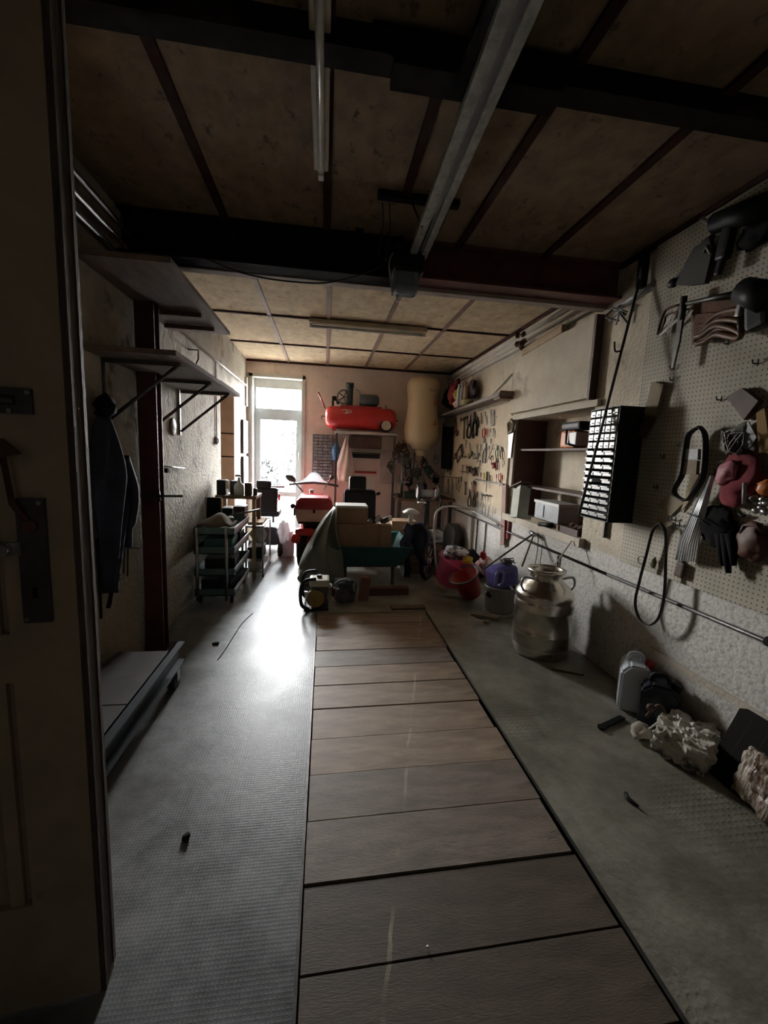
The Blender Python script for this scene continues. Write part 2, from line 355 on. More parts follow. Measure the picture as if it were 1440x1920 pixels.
# window: white outer lining, transom light and a glazed leaf below
wy = BW+.18
win = struct(MB((-.78, wy, WZ0)).box((WX0, BW-.02, WZ0), (WX0+.05, wy+.08, WZ1)).box((WX1-.05, BW-.02, WZ0), (WX1, wy+.08, WZ1)).box((WX0, BW-.02, WZ1-.05), (WX1, wy+.08, WZ1)).box((WX0+.05, wy, 2.50), (WX1-.05, wy+.05, WZ1-.05)), 'door_1', whitewood)
o_ = (-.78, wy, WZ0)
MB(o_).box((WX0+.05, wy-.01, 2.06), (WX1-.05, wy+.05, 2.17)).box((WX0+.05, wy, 2.17), (WX0+.08, wy+.05, 2.5)).box((WX1-.08, wy, 2.17), (WX1-.05, wy+.05, 2.5)).build('transom_frame', greyframe, win)
MB(o_).box((WX0+.05, wy-.015, WZ0+.02), (WX0+.15, wy+.04, 2.06)).box((WX1-.15, wy-.015, WZ0+.02), (WX1-.05, wy+.04, 2.06)).box((WX0+.15, wy-.015, 1.99), (WX1-.15, wy+.04, 2.06)).box((WX0+.15, wy-.015, WZ0+.02), (WX1-.15, wy+.04, WZ0+.12)).box((WX0+.15, wy-.02, .72), (WX1-.15, wy+.045, .80)).build('casement_frame', greyframe, win)
MB(o_).box((WX0+.08, wy+.02, 2.17), (WX1-.08, wy+.024, 2.5)).build('transom_pane', glass, win)
MB(o_).box((WX0+.15, wy+.01, .80), (WX1-.15, wy+.014, 1.99)).build('upper_pane', glass, win)
MB(o_).box((WX0+.15, wy+.01, .12), (WX1-.15, wy+.014, .72)).build('lower_pane', glass, win)
MB(o_).cyl((WX1-.1, wy-.03, 1.35), (WX1-.1, wy-.03, 1.47), .01).cyl((WX1-.1, wy-.03, 1.41), (WX1-.1, wy, 1.41), .008).build('door_handle', steel, win)
struct(MB().box((WX0, BW, -.3), (WX1, BW+T, .0)), 'trim_22', plaster)

# ceiling battens
def batten(i, lo, hi, m=stripm): struct(MB(lo).box(lo, hi), 'trim_%d' % i, m)
k = 1
for x, y0, y1 in ((-.64, -1.3, 2.93), (-.02, -1.3, 2.93), (.40, 1.7, 2.45), (.85, -1.3, 2.93), (1.46, -1.3, 2.93)):
    batten(k, (x-.022, y0, CH-.018), (x+.022, y1, CH+.002)); k += 1
for x in (-.61, 0, .62, 1.27):
    batten(k, (x-.02, 3.07, CH-.014), (x+.02, BW, CH+.002), mat('brown_batten_wood', (.20, .12, .09), .7)); k += 1
for y in (3.60, 4.75, 5.95):
    batten(k, (LW, y-.015, CH-.016), (RW, y+.015, CH+.002)); k += 1
batten(k, (LW, BW-.03, CH-.03), (RW, BW, CH+.001)); k += 1
batten(k, (RW-.03, -1.3, CH-.03), (RW, 2.93, CH+.001)); k += 1
batten(k, (RW-.03, 3.07, CH-.03), (RW, BW, CH+.001)); k += 1

# main I-beam and the nearer joist
def ibeam(name, label, m, x0, x1, y0, y1, z0, z1, g=None):
    t = thing(name, label, 'beam', ((x0+x1)/2, y0, z0)); o = t.location
    ym = (y0+y1)/2
    MB(o).box((x0, ym-.012, z0+.012), (x1, ym+.012, z1-.012)).build('web', m, t)
    MB(o).box((x0, y0, z0), (x1, y1, z0+.014)).box((x0, y0, z1-.014), (x1, y1, z1)).build('flange', m, t)
    return t
ibeam('ceiling_beam', 'black left length of the steel beam crossing the ceiling', beamm, LW, .47, 2.90, 3.05, 2.645, CH)
ibeam('ceiling_beam', 'dark red right length of the steel beam crossing the ceiling', redbeam, .47, RW, 2.90, 3.05, 2.665, CH)
tag(MB((.4, 3.1, 2.63)).box((LW, 3.05, 2.64), (RW, 3.12, 2.70)).build('lit_flange_strip', mat('lit_flange_tone', (.42, .35, .32), .8)), 'pale strip standing in for the lit flange behind the main ceiling beam', 'board')  # window light on the flange underside, put in as a pale strip
t = thing('ceiling_joist', 'dark joist with a gusset plate crossing the ceiling nearest the camera', 'beam', (.4, 1.6, 2.82)); o = t.location
MB(o).box((LW, 1.58, 2.82), (RW, 1.67, CH)).build('joist', beamm, t)
MB(o).poly([(.12, 1.55, 2.885), (.30, 1.74, 2.885), (.72, 1.74, 2.885), (.85, 1.55, 2.885)], (0, 0, -.02)).box((.2, 1.57, 2.79), (.8, 1.68, 2.82)).build('gusset_plate', beamm, t)

# ---------------------------------------------------------------- pit cover boards
ys = [.56, .80, 1.04, 1.295, 1.555, 1.81, 2.06, 2.32, 2.57, 2.81, 3.05, 3.30, 3.55, 3.80]
woods = [mat('pit_board_wood_%s' % n, c, .62, col2=c2, scale=4, stretch=(.9, 4, 4), bump=.12, bscale=60, stain=(st, 3, .58, .12)) for n, c, c2, st in (
    ('umber', (.15, .11, .08), (.09, .068, .05), (.07, .055, .04)), ('tan', (.36, .25, .18), (.20, .14, .10), (.11, .085, .06)), ('grey', (.30, .24, .19), (.17, .135, .105), (.10, .085, .065)), ('sandy', (.42, .31, .22), (.24, .17, .12), (.15, .12, .085)))]
def dust_line(m):
    nt = m.node_tree; L = nt.links.new; b = nt.nodes['Principled BSDF']; src = b.inputs['Base Color'].links[0].from_socket
    g = node(nt, 'ShaderNodeNewGeometry'); sp = node(nt, 'ShaderNodeSeparateXYZ'); L(g.outputs['Position'], sp.inputs[0])
    a = node(nt, 'ShaderNodeMath', operation='MULTIPLY_ADD'); L(sp.outputs['Y'], a.inputs[0]); a.inputs[1].default_value = -.265; L(sp.outputs['X'], a.inputs[2])
    n = node(nt, 'ShaderNodeTexNoise'); n.inputs['Scale'].default_value = 9; n.inputs['Detail'].default_value = 6; L(g.outputs['Position'], n.inputs[0])
    a2 = node(nt, 'ShaderNodeMath', operation='MULTIPLY_ADD'); L(n.outputs['Fac'], a2.inputs[0]); a2.inputs[1].default_value = .03; L(a.outputs[0], a2.inputs[2])
    c = node(nt, 'ShaderNodeMath', operation='COMPARE'); L(a2.outputs[0], c.inputs[0]); c.inputs[1].default_value = DL; c.inputs[2].default_value = .007
    n4 = node(nt, 'ShaderNodeTexNoise'); n4.inputs['Scale'].default_value = 5; n4.inputs['Detail'].default_value = 8; L(g.outputs['Position'], n4.inputs[0]); n5 = node(nt, 'ShaderNodeMapRange'); n5.inputs['From Min'].default_value = .42; n5.inputs['From Max'].default_value = .75; L(n4.outputs['Fac'], n5.inputs['Value'])
    k = node(nt, 'ShaderNodeMath', operation='MULTIPLY'); L(c.outputs[0], k.inputs[0]); L(n5.outputs[0], k.inputs[1])
    x = node(nt, 'ShaderNodeMix', data_type='RGBA'); L(k.outputs[0], x.inputs[0]); L(src, x.inputs[6]); x.inputs[7].default_value = (.50, .45, .30, 1); L(x.outputs[2], b.inputs['Base Color'])
DL = -.041
for m_ in woods: dust_line(m_)
ords = ['nearest the camera', 'second from the camera', 'third from the camera', 'fourth from the camera', 'fifth from the camera', 'sixth from the camera', 'in the middle of the row', 'sixth from the far end', 'fifth from the far end', 'fourth from the far end', 'third from the far end', 'second from the far end', 'at the far end by the engines']
looks = ['dark', 'dark stained', 'brown cracked', 'brown', 'grey brown', 'scuffed', 'pale scuffed', 'pale brown', 'sandy', 'grey stained', 'warped', 'shaded', 'short shaded']
wi = [0, 0, 0, 2, 2, 3, 3, 3, 3, 2, 3, 1, 1]
for i in range(13):
    y0, y1 = ys[i], ys[i+1]; sk = .022
    b = MB((.48, (y0+y1)/2, 0)); x0, x1 = -.042+RND.uniform(0, .006), .992+RND.uniform(-.012, .004)
    z = RND.uniform(-.004, .003)
    g = RND.choice((.003, .006, .009))
    b.poly([(x0, y0+g-sk/2, z), (x1, y0+g+sk/2, z+.001), (x1, y1-.002+sk/2, z+.001), (x0, y1-.002-sk/2, z)], (0, 0, -.05))
    tag(b.build('pit_cover_board', woods[wi[i]]), '%s wooden pit cover board, %s' % (looks[i], ords[i]), 'board', 'boards covering the inspection pit')
struct(MB().box((-.055, .56, -.05), (-.045, 3.82, .004)).box((1.0, .56, -.05), (1.012, 3.82, .004)), 'trim_23', dsteel)

struct(MB().tube(curve([oZ(474, 1150, .0), oZ(455, 1168, .0), oZ(440, 1190, .0), oZ(424, 1216, .0), oZ(408, 1238, .0)]), .004), 'trim_28', blackm)
# ---------------------------------------------------------------- ceiling items
t = thing('door_opener_rail', 'long pale grey garage door opener rail hanging under the ceiling', 'rail', (.53, 2.0, 2.72)); o = t.location
a, b_ = V((.545, 2.78, 2.72)), V((.475, .3, 2.76))
for s, w_ in ((-1, .022), (1, .018)):
    off = V((s*.036, 0, 0)); d = (b_-a); L_ = d.length; ang = math.atan2(d.x, d.y)
    MB(o).cbox((a+b_)/2+off, (w_*2, L_, .03), (0, 0, -ang)).build('rail_flange', mat('dusty_galvanised', (.46, .47, .45), .5, .5, var=.4, scale=18), t)
MB(o).cbox((a+b_)/2+V((0, 0, .012)), (.05, (b_-a).length, .02), (0, 0, -math.atan2((b_-a).x, (b_-a).y))).build('channel', greyp, t)
MB(o).tube([a+V((0, 0, .02)), b_+V((0, 0, .02))], .006).build('drive_chain', dsteel, t)
MB(o).box((.42, 1.0, 2.775), (.58, 1.62, 2.81)).build('mounting_plate', beamm, t)
for s in (-1, 1): MB(o).tube([(.54+s*.05, 2.4, 2.72), (.54+s*.11, 2.46, 2.88)], .006).build('hanger', dsteel, t)
t = thing('door_opener_motor', 'dark garage door motor head with a grey blue lamp cover under the beam', 'motor', (.48, 2.8, 2.5)); o = t.location
MB(o).cbox((.49, 2.80, 2.71), (.19, .16, .17), (0, 0, 0), .02).build('housing', black, t)
MB(o).cbox((.475, 2.80, 2.585), (.165, .14, .15), (0, 0, 0), .035).build('lamp_cover', mat('blue_grey_cover', (.20, .24, .28), .3), t)
MB(o).cyl((.43, 2.78, 2.5), (.43, 2.78, 2.46), .012).build('light_bulb', whitep, t)
MB(o).tube(curve([(.42, 2.8, 2.78), (.37, 2.78, 2.7), (.385, 2.79, 2.58), (.40, 2.8, 2.5)]), .006).build('cable', greyp, t)
tag(MB((.47, 2.45, 2.88)).box((.25, 2.43, 2.865), (.70, 2.475, 2.898)).build('hanging_bracket_bar', beamm), 'short dark steel bar across the opener rail on the ceiling', 'bar')
tag(MB((.2, 2.8, 2.8)).cbox((.18, 2.86, 2.82), (.05, .04, .15)).build('beam_hook_plate', beamm), 'small dark plate standing up beside the beam left of the motor', 'bracket')
# loose wires behind the motor
for i, (dx, dz) in enumerate(((0, 0), (.04, .03))):
    tag(MB((.34, 2.7, 2.8)).tube(curve([(.28+dx, 2.5, 2.87), (.30+dx, 2.6, 2.80-dz), (.29+dx*1.2, 2.72, 2.70-dz), (.31+dx, 2.78, 2.86)]), .0035).build('loose_wire', black), ('longer' if i else 'shorter')+' thin black wire looping beside the motor head', 'wire')
def batten_light(label, p0, p1, w_, lit=False):
    p0, p1 = V(p0), V(p1); c = (p0+p1)/2; t = thing('ceiling_light', label, 'light', c); d = p1-p0; an = math.atan2(d.y, d.x)
    MB(c).cbox(c, (d.length, w_, .045), (0, 0, an), .006).build('fixture_body', mat('yellowed_enamel', (.42, .36, .27), .5), t)
    u = d.normalized()
    MB(c).cyl(p0+u*.03-V((0, 0, .045)), p1-u*.03-V((0, 0, .045)), .015).build('tube', mat('dusty_white_tube', (.55, .54, .50), .35), t)
    for q in (p0+u*.02, p1-u*.02): MB(c).cbox(q-V((0, 0, .04)), (.025, .04, .05)).build('lamp_holder', whitep, t)
batten_light('switched off tube light on the ceiling left of the opener rail', (-.05, 2.27, 2.87), (-.045, .9, 2.87), .07)
batten_light('wide switched off tube light on the far part of the ceiling', (-.2, 4.74, 2.86), (1.07, 4.74, 2.86), .12)
tag(MB((0, 2.85, 2.7)).tube(curve([oY(*q, 2.80) for q in ((250, 402), (330, 455), (420, 500), (500, 522), (590, 531), (640, 525), (690, 510), (730, 490))], 5), .005).build('hanging_cable', black), 'thin black cable sagging below the main beam', 'cable')
# pipes upper right wall
for i, (z, r, lb, m_) in enumerate(((2.80, .022, 'upper white pipe running along the top of the right wall', whitep), (2.73, .014, 'middle thin pipe running along the top of the right wall', whitep), (2.67, .010, 'lowest thin pipe running along the top of the right wall', greyp))):
    tag(MB((RW-.04, 5, z)).cyl((RW-.03, 3.1, z), (RW-.03, BW-.01, z-.0), r).build('pipe', m_), lb, 'pipe', 'pipes under the ceiling')
tag(MB((RW-.06, 3.9, 2.6)).cbox((RW-.05, 3.92, 2.62), (.05, .75, .07), (R(-3), 0, 0), .01).build('wood_batten', palew), 'short yellowish length of wood resting under the wall pipes', 'wood')
t = thing('pipe_valve', 'cluster of old valves and clamps on the pipes under the ceiling', 'valve', (RW-.05, 4.4, 2.75)); o = t.location
for i in range(7): MB(o).cbox((RW-.06+RND.uniform(-.03, .02), 4.35+RND.uniform(-.08, .08), 2.74+RND.uniform(-.1, .1)), (.04, .04, .05), (RND.random(), RND.random(), RND.random()), .006).build('clamp', rustm, t)
t = thing('cable_junction', 'tangle of wires and clips where the beam meets the right wall', 'wiring', (RW-.05, 2.95, 2.55)); o = t.location
for i in range(7):
    MB(o).tube(curve([(RW-.02, 2.9+RND.uniform(-.1, .1), 2.62), (RW-.06, 2.88+RND.uniform(-.1, .1), 2.56), (RW-.02, 2.88+RND.uniform(-.12, .12), 2.50+RND.uniform(-.05, .05))]), .006).build('wire', dsteel if i % 2 else greyp, t)
tag(MB((RW-.03, 2.8, 2.6)).tube([(RW-.02, 2.92, 2.60), (RW-.02, 2.55, 2.64)], .02).build('conduit_stub', greyp), 'short grey conduit along the right wall under the ceiling corner', 'pipe')
# long hooked rod hanging at the right wall
t = thing('hooked_rod', 'long thin dark rod with a side hook slanting across the drawer cabinet', 'rod', oX(1204, 520, RW-.04)); o = t.location
a, b_ = oX(1206, 500, RW-.05), oX(1085, 968, 1.68)
MB(o).cyl(a, b_, .009, n=10).build('shaft', dsteel, t)
c = lerp(a, b_, .33); MB(o).tube(curve([c, c+V((-.03, .02, .0)), c+V((-.035, .03, .06))]), .006).build('side_hook', dsteel, t)
MB(o).cbox(a+V((.0, 0, -.02)), (.05, .05, .22), None, .008).build('top_pivot', beamm, t)

# left wall top conduits near the door
for i in range(3):
    tag(MB((LW+.03, 1.9, 2.6)).cyl((LW+.03+.03*i, .4, 2.62+.06*i), (LW+.03+.03*i, 2.88, 2.60+.06*i), .016).build('conduit', dsteel), ('lowest', 'middle', 'topmost')[i]+' of three dark conduits high on the left wall', 'pipe', 'conduits high on the left wall')
tag(MB((LW+.02, 5, 2.4)).cyl((LW+.02, 3.9, 2.47), (LW+.02, BW, 2.47), .012).build('pipe', whitep), 'thin white pipe running along the left wall toward the window', 'pipe')

# ---------------------------------------------------------------- left side: post, shelves, door leaf
doorm = mat('old_cream_door_paint', (.46, .37, .27), .6, var=.25, scale=4, stain=((.13, .09, .06), 6, .62, .06), bump=.2)
dedge = mat('bare_dark_door_edge', (.11, .075, .055), .7, col2=(.05, .035, .03), scale=8, stretch=(6, 6, 1), bump=.6)
c0 = V((-.577, 1.05, 0)); dr = V((-1, -.12, 0)).normalized(); nr = V((dr.y, -dr.x, 0)) # nr points away from camera
nr = V((.12, -1, 0)).normalized()*-1
def DP(u, v, z): return c0+dr*u+nr*v+V((0, 0, z))   # u along the leaf, v into the room
door = MB(c0); 
def dbox(b, u0, u1, v0, v1, z0, z1):
    P = [DP(u, v, z) for z in (z0, z1) for u, v in ((u0, v0), (u1, v0), (u1, v1), (u0, v1))]
    b._new(P, [(0, 3, 2, 1), (4, 5, 6, 7), (0, 1, 5, 4), (1, 2, 6, 5), (2, 3, 7, 6), (3, 0, 4, 7)]); return b
def thing_struct(o): o['kind'] = 'structure'; return o
D = thing('door_leaf', 'open wooden door leaf with peeling cream paint at the left edge', 'door', c0)
dbox(MB(c0), .002, .14, 0, .06, .012, 2.86).build('stile', doorm, D)
pb = MB(c0); dbox(pb, .14, .64, .02, .05, .012, 2.86); dbox(pb, .14, .64, 0, .06, .012, .32); dbox(pb, .14, .64, 0, .06, .93, 1.05); dbox(pb, .16, .19, .006, .03, .32, .93); dbox(pb, .16, .19, .006, .03, 1.05, 2.8); pb.build('panel', doorm, D)
eb = MB(c0); dbox(eb, -.012, .002, .004, .06, .004, 2.87); dbox(eb, -.016, .002, .05, .066, .03, 2.87)
eb.build('edge_strip', dedge, D)
dbox(MB(c0), .05, .105, -.012, 0, 1.08, 1.37).build('lock_plate', dsteel, D)
b = MB(c0); b.cyl(DP(.075, -.012, 1.31), DP(.075, -.035, 1.31), .012); b.tube([DP(.075, -.02, 1.31), DP(.10, -.03, 1.36), DP(.11, -.03, 1.46)], .006); b.build('latch_lever', rustm, D)
b = MB(c0); b.poly([DP(.07, -.04, 1.47), DP(.10, -.04, 1.50), DP(.14, -.04, 1.485), DP(.16, -.04, 1.46), DP(.12, -.04, 1.455)], DP(0, -.012, 0)-DP(0, 0, 0)); b.build('latch_thumb_piece', rustm, D)
b = MB(c0); dbox(b, .06, .2, -.01, 0, 1.555, 1.61); b.cyl(DP(.09, -.012, 1.583), DP(.22, -.012, 1.583), .01); b.build('sliding_bolt', dsteel, D)
b = MB(c0); dbox(b, .10, .17, -.014, 0, 1.24, 1.27); b.cyl(DP(.13, -.01, 1.255), DP(.13, -.03, 1.255), .014); b.build('lock_cylinder', steel, D)
b = MB(c0)
for u, z in ((.058, 1.36), (.097, 1.09), (.065, 1.60), (.10, 1.56)): b.cyl(DP(u, -.012, z), DP(u, -.017, z), .005, n=8)
b.build('screw', steel, D)
b = MB(c0); dbox(b, .073, .083, -.0135, -.0118, 1.14, 1.165); b.build('keyhole', blackm, D)

redpost = mat('worn_red_brown_steel', (.11, .034, .03), .55, .2, var=.45, scale=6, bump=.3)
t = thing('steel_post', 'tall red brown steel post against the left wall', 'post', (-1.19, 3.12, 0)); o = t.location
MB(o).box((-1.25, 3.07, .02), (-1.13, 3.082, CH-.25)).box((-1.25, 3.158, .02), (-1.13, 3.17, CH-.25)).box((-1.197, 3.08, .02), (-1.183, 3.16, CH-.25)).build('column', redpost, t)
MB(o).box((-1.257, 3.02, 0), (-1.08, 3.22, .02)).build('base_plate', dsteel, t)
tag(MB((-1.1, 2.95, 1.16)).cyl((-1.24, 3.05, 1.15), (-.95, 2.98, 1.165), .008).cyl((-1.12, 3.04, 1.12), (-1.12, 3.02, 1.19), .012).build('cross_bar', dsteel), 'thin black bar crossing the red post at chest height', 'bar')
shw = mat('dusty_shelf_board', (.20, .15, .13), .7, var=.35, scale=5, stretch=(5, 1, 5))
def wall_shelf(label, z, y0, y1, xo, struts, rods):
    t = thing('wall_shelf', label, 'shelf', (LW, (y0+y1)/2, z)); o = t.location
    MB(o).box((LW+.002, y0, z), (xo, 3.06, z+.028)).box((-1.12, 3.06, z), (xo, 3.18, z+.028)).box((LW+.002, 3.18, z), (xo, y1, z+.028)).build('board', shw, t)
    for y in struts:
        MB(o).cbox(((LW+xo)/2-.01, y, z-.012), (xo-LW-.06, .028, .024)).cyl((LW+.012, y, z-.35), (xo-.06, y, z-.02), .011, n=8).box((LW+.001, y-.012, z-.38), (LW+.01, y+.012, z-.0)).build('bracket', dsteel, t)
    for y in rods: MB(o).cbox(((LW+xo)/2-.02, y, z-.02), (xo-LW-.1, .035, .03)).build('support_bar', rustm, t)
    return t
wall_shelf('lower empty wooden wall shelf with steel brackets on the left', 1.975, 2.46, 4.17, -.80, (2.66, 3.32, 3.92), ())
wall_shelf('upper dark wall shelf just under the ceiling on the left', 2.42, 2.42, 3.77, -.80, (), (3.22, 3.56))
t = thing('wall_hook', 'square bent dark hook above the lower left shelf', 'hook', oX(352, 655, LW)); p = t.location
MB(p).tube([p+V((0, 0, -.0)), p+V((.09, 0, 0)), p+V((.09, 0, -.08)), p+V((.07, 0, -.12))], .007).build('hook', dsteel, t)
p = oX(323, 800, LW)
tag(MB(p).lathe(p, [(.0, 0), (.07, 0), (.075, .006), (.06, .014), (0, .016)], axis=(1, 0, 0)).build('wall_disc', mat('grey_disc', (.24, .22, .20), .6)), 'round grey disc fixed on the left wall under the shelf', 'disc')
p = oX(405, 826, LW); t = thing('light_switch', 'small white light switch at the end of the left wall', 'switch', p)
MB(p).cbox(p+V((.015, 0, 0)), (.03, .09, .09), None, .01).build('switch_box', whitep, t); MB(p).cbox(p+V((.033, 0, 0)), (.006, .03, .05)).build('rocker', greyp, t)
tag(MB(p).cyl(p+V((.008, 0, .045)), p+V((.008, 0, .9)), .006, n=8).build('switch_conduit', mat('old_wall_conduit', (.33, .30, .26), .7)), 'thin vertical conduit above the switch on the left wall', 'pipe')
for i, (x, y0, y1) in enumerate(((338, 775, 880), (312, 879, 1100))):
    pass
tag(MB(oX(303, 882, LW)).cyl(oX(303, 882, LW), oX(303, 882, LW)+V((.05, 0, 0)), .018).build('pipe_stub', blackm), 'short black pipe stub poking from the left wall beside the post', 'pipe')
tag(MB(oX(330, 876, LW)).cyl(oX(305, 874, LW+.015), oX(345, 878, LW+.015), .006).build('wall_rod', steel), 'thin pale rod fixed flat on the left wall right of the post', 'rod')

# hanging coat + umbrella
c = oX(192, 900, LW+.09)
cb = thing('hanging_coat', 'dark blue work coat hanging on the left wall', 'coat', c)
def coat(u, v):
    z = 1.64-.98*v; a = (u-.5)*2
    wd = .05+.13*min(1, v*3.2) if v < .31 else .18+.03*sin((v-.31)*9)-(.17*max(0, v-.45)/.55)
    yc = 2.53+.04*sin(v*4)-.02*v
    y = yc+a*wd*(1+.12*sin(v*17)*(a > 0))+(.07*max(0, 1-abs(v-.42)*9) if a > .5 else 0)
    x = LW+.04+.10*(1-a*a)*(.4+.6*min(1, v*3))*(1-.5*v)+.022*sin(a*8+v*6)*min(1, v*4)
    return (x, y, z)
MB(c).sheet(coat, 36, 34, .012).build('body_cloth', navy, cb)
MB(c).tube(curve([(LW+.10, 2.62, 1.42), (LW+.12, 2.69, 1.2), (LW+.10, 2.67, 1.0), (LW+.08, 2.70, .88)]), [.04]*6+[.036]*6+[.022]*7).build('sleeve', navy, cb)
MB(c).tube(curve([(LW+.05, 2.53, .72), (LW+.05, 2.53, .64), (LW+.045, 2.50, .56)]), .012).build('hem_tail', blackm, cb)
MB(c).tube(curve([(LW+.005, 2.54, 1.66), (LW+.07, 2.54, 1.64), (LW+.08, 2.54, 1.70)]), .008).ball((LW+.06, 2.55, 1.70), (.05, .07, .06), 2, .3, 4).build('collar', blackm, cb)
for i, (yy, z0, z1, lb) in enumerate(((2.45, .98, .52, 'thin dark strap hanging below the coat on the left wall'), (2.58, .8, .55, 'short pale cord dangling below the coat hem'))):
    tag(MB((LW+.03, yy, z1)).cbox((LW+.03, yy, (z0+z1)/2), (.01, .018-.01*i, z0-z1), None, .002).build('strap', blackm if i == 0 else greyp), lb, 'strap')
def wallpts(l, x): return [oX(a, b, x) for a, b in l]
t = thing('garden_tool_frame', 'thin angular metal frame hanging between coat and red post', 'frame', oX(238, 1000, LW+.02)); o = t.location
MB(o).tube(wallpts([(246, 925), (232, 955), (225, 960)], LW+.03), .012).tube(wallpts([(246, 925), (243, 985), (234, 1030), (232, 1075)], LW+.03), .006).tube(wallpts([(222, 995), (234, 1030), (240, 1028), (262, 1028)], LW+.03), .005).tube(wallpts([(240, 1030), (239, 1080)], LW+.03), .006).build('frame_rods', dsteel, t)
MB(o).poly([oX(228, 955, LW+.02), oX(247, 925, LW+.02), oX(244, 945, LW+.02), oX(232, 960, LW+.02)], (.012, 0, 0)).build('blade', dsteel, t)
t = thing('coil_spring_hook', 'small coiled spring hanging at the bottom of the coat', 'spring', oX(222, 1070, LW+.04)); o = t.location
MB(o).tube([o+V((.014*cos(i*.8), .02*sin(i*.8), -.002*i+.03)) for i in range(50)], .003, n=6).build('coil', steel, t)

# low ramp trolley
t = thing('low_trolley', 'low dark plank trolley with a steel side channel along the left wall', 'trolley', (-1.05, 2.1, 0)); o = t.location
for y0, y1 in ((1.62, 2.05), (2.06, 2.62)): MB(o).box((LW+.03, y0, .20), (-.93, y1, .235)).build('plank', mat('dark_plank', (.06, .048, .04), .7, var=.3), t)
MB(o).box((-.925, 1.60, .12), (-.915, 2.72, .25)).box((-.925, 1.60, .24), (-.875, 2.72, .25)).box((-.925, 1.60, .12), (-.875, 2.72, .13)).build('side_channel', mat('blue_grey_steel', (.05, .06, .07), .45, .4, var=.3), t)
for y in (1.66, 2.60):
    MB(o).cyl((-.93, y, .055), (-.885, y, .055), .055, n=20).build('wheel', rubber, t)
    MB(o).box((-.94, y-.025, .05), (-.934, y+.025, .125)).box((-.882, y-.025, .05), (-.876, y+.025, .125)).build('caster_fork', steel, t)
MB(o).lathe((-1.0, 1.75, .235), [(.03, 0), (.06, .01), (.065, .05), (.05, .08), (0, .09)]).build('roller', greyp, t)

# ---------------------------------------------------------------- right wall, fixed things
tanb = mat('beige_tool_board', (.62, .51, .36), .75, var=.18, scale=5, stain=((.30, .22, .14), 5, .66, .08))
tb = MB((2.05, 5.6, 1.4)).box((2.04, 4.53, .93), (RW-.002, 7.0, 2.13)).build('tool_board', tanb); tag(tb, 'large beige board covered with hand tools on the far right wall', 'board')
pg = MB((2.035, 1, .83)).box((2.03, -.6, .84), (2.045, 2.57, 2.86)).build('pegboard', pegm); tag(pg, 'large cream perforated pegboard on the near right wall', 'pegboard')
t = thing('wall_panel', 'big plastered board with a dark brown end above the recess', 'panel', (2.03, 3.8, 2.0)); o = t.location
MB(o).box((2.0, 3.10, 2.0), (RW-.002, 4.50, 2.60)).build('board', plaster, t)
MB(o).box((1.995, 3.07, 1.985), (RW-.002, 3.10, 2.61)).build('end_strip', leather, t, 'dark brown end strip')
struct(MB().box((RW-.035, 3.0, NZ1+.0), (RW, 4.5, NZ1+.05)), 'trim_24', plaster)
struct(MB().box((RW-.05, 3.02, NZ0-.07), (RW, 4.5, NZ0-.0)), 'trim_25', plaster)
brick = bpy.data.materials.new('bare_brick_edge'); brick.use_nodes = True; _n = brick.node_tree; _bt = node(_n, 'ShaderNodeTexBrick'); _tc = node(_n, 'ShaderNodeTexCoord'); _mp = node(_n, 'ShaderNodeMapping')
_n.links.new(_tc.outputs['Object'], _mp.inputs[0]); _mp.inputs['Rotation'].default_value = (R(90), 0, R(90)); _n.links.new(_mp.outputs[0], _bt.inputs[0]); _bt.inputs['Scale'].default_value = 3.2
_bt.inputs['Color1'].default_value = (.36, .22, .17, 1); _bt.inputs['Color2'].default_value = (.30, .19, .15, 1); _bt.inputs['Mortar'].default_value = (.5, .46, .4, 1); _bt.inputs['Mortar Size'].default_value = .03; _bt.inputs['Row Height'].default_value = .25
_n.links.new(_bt.outputs[0], _n.nodes['Principled BSDF'].inputs['Base Color']); _n.nodes['Principled BSDF'].inputs['Roughness'].default_value = .85
struct(MB((RW-.01, 4.4, 1)).box((RW-.018, 4.40, 1.2), (RW, 4.46, NZ1)), 'trim_26', brick)
struct(MB().box((RW-.012, -.6, .33), (RW, 2.25, .37)), 'trim_27', plaster)
for i, (z, lb) in enumerate(((1.60, 'upper'), (1.215, 'lower'))):
    tag(MB((RW+.2, 3.7, z)).box((RW+.04, NY0+.014, z), (RW+ND-.003, NY1-.014, z+.02)).build('recess_shelf', shw), lb+' thin wooden shelf inside the right wall recess', 'shelf', 'shelves in the recess')
t = thing('wall_rail_pipe', 'long thin grey pipe running low along the right wall', 'pipe', (2.03, 4, .7)); o = t.location
MB(o).cyl((RW-.025, 7.0, .69), (RW-.025, 2.68, .708), .011).cyl((RW-.025, 2.68, .708), (RW-.025, .2, .73), .012).build('pipe', dsteel, t)
MB(o).cyl((RW-.025, 1.57, .722), (RW-.025, 1.50, .722), .024).build('coupling', blackm, t)
for i, (y, z0) in enumerate(((5.35, .0), (5.05, .0), (3.35, .0))):
    tag(MB((RW-.012, y, .3)).cyl((RW-.012, y, .01), (RW-.012, y, .68), .009, n=8).build('wall_conduit', dsteel), ('farthest', 'second', 'nearest')[i]+' of the three thin vertical conduits low on the right wall', 'pipe', 'low vertical conduits')

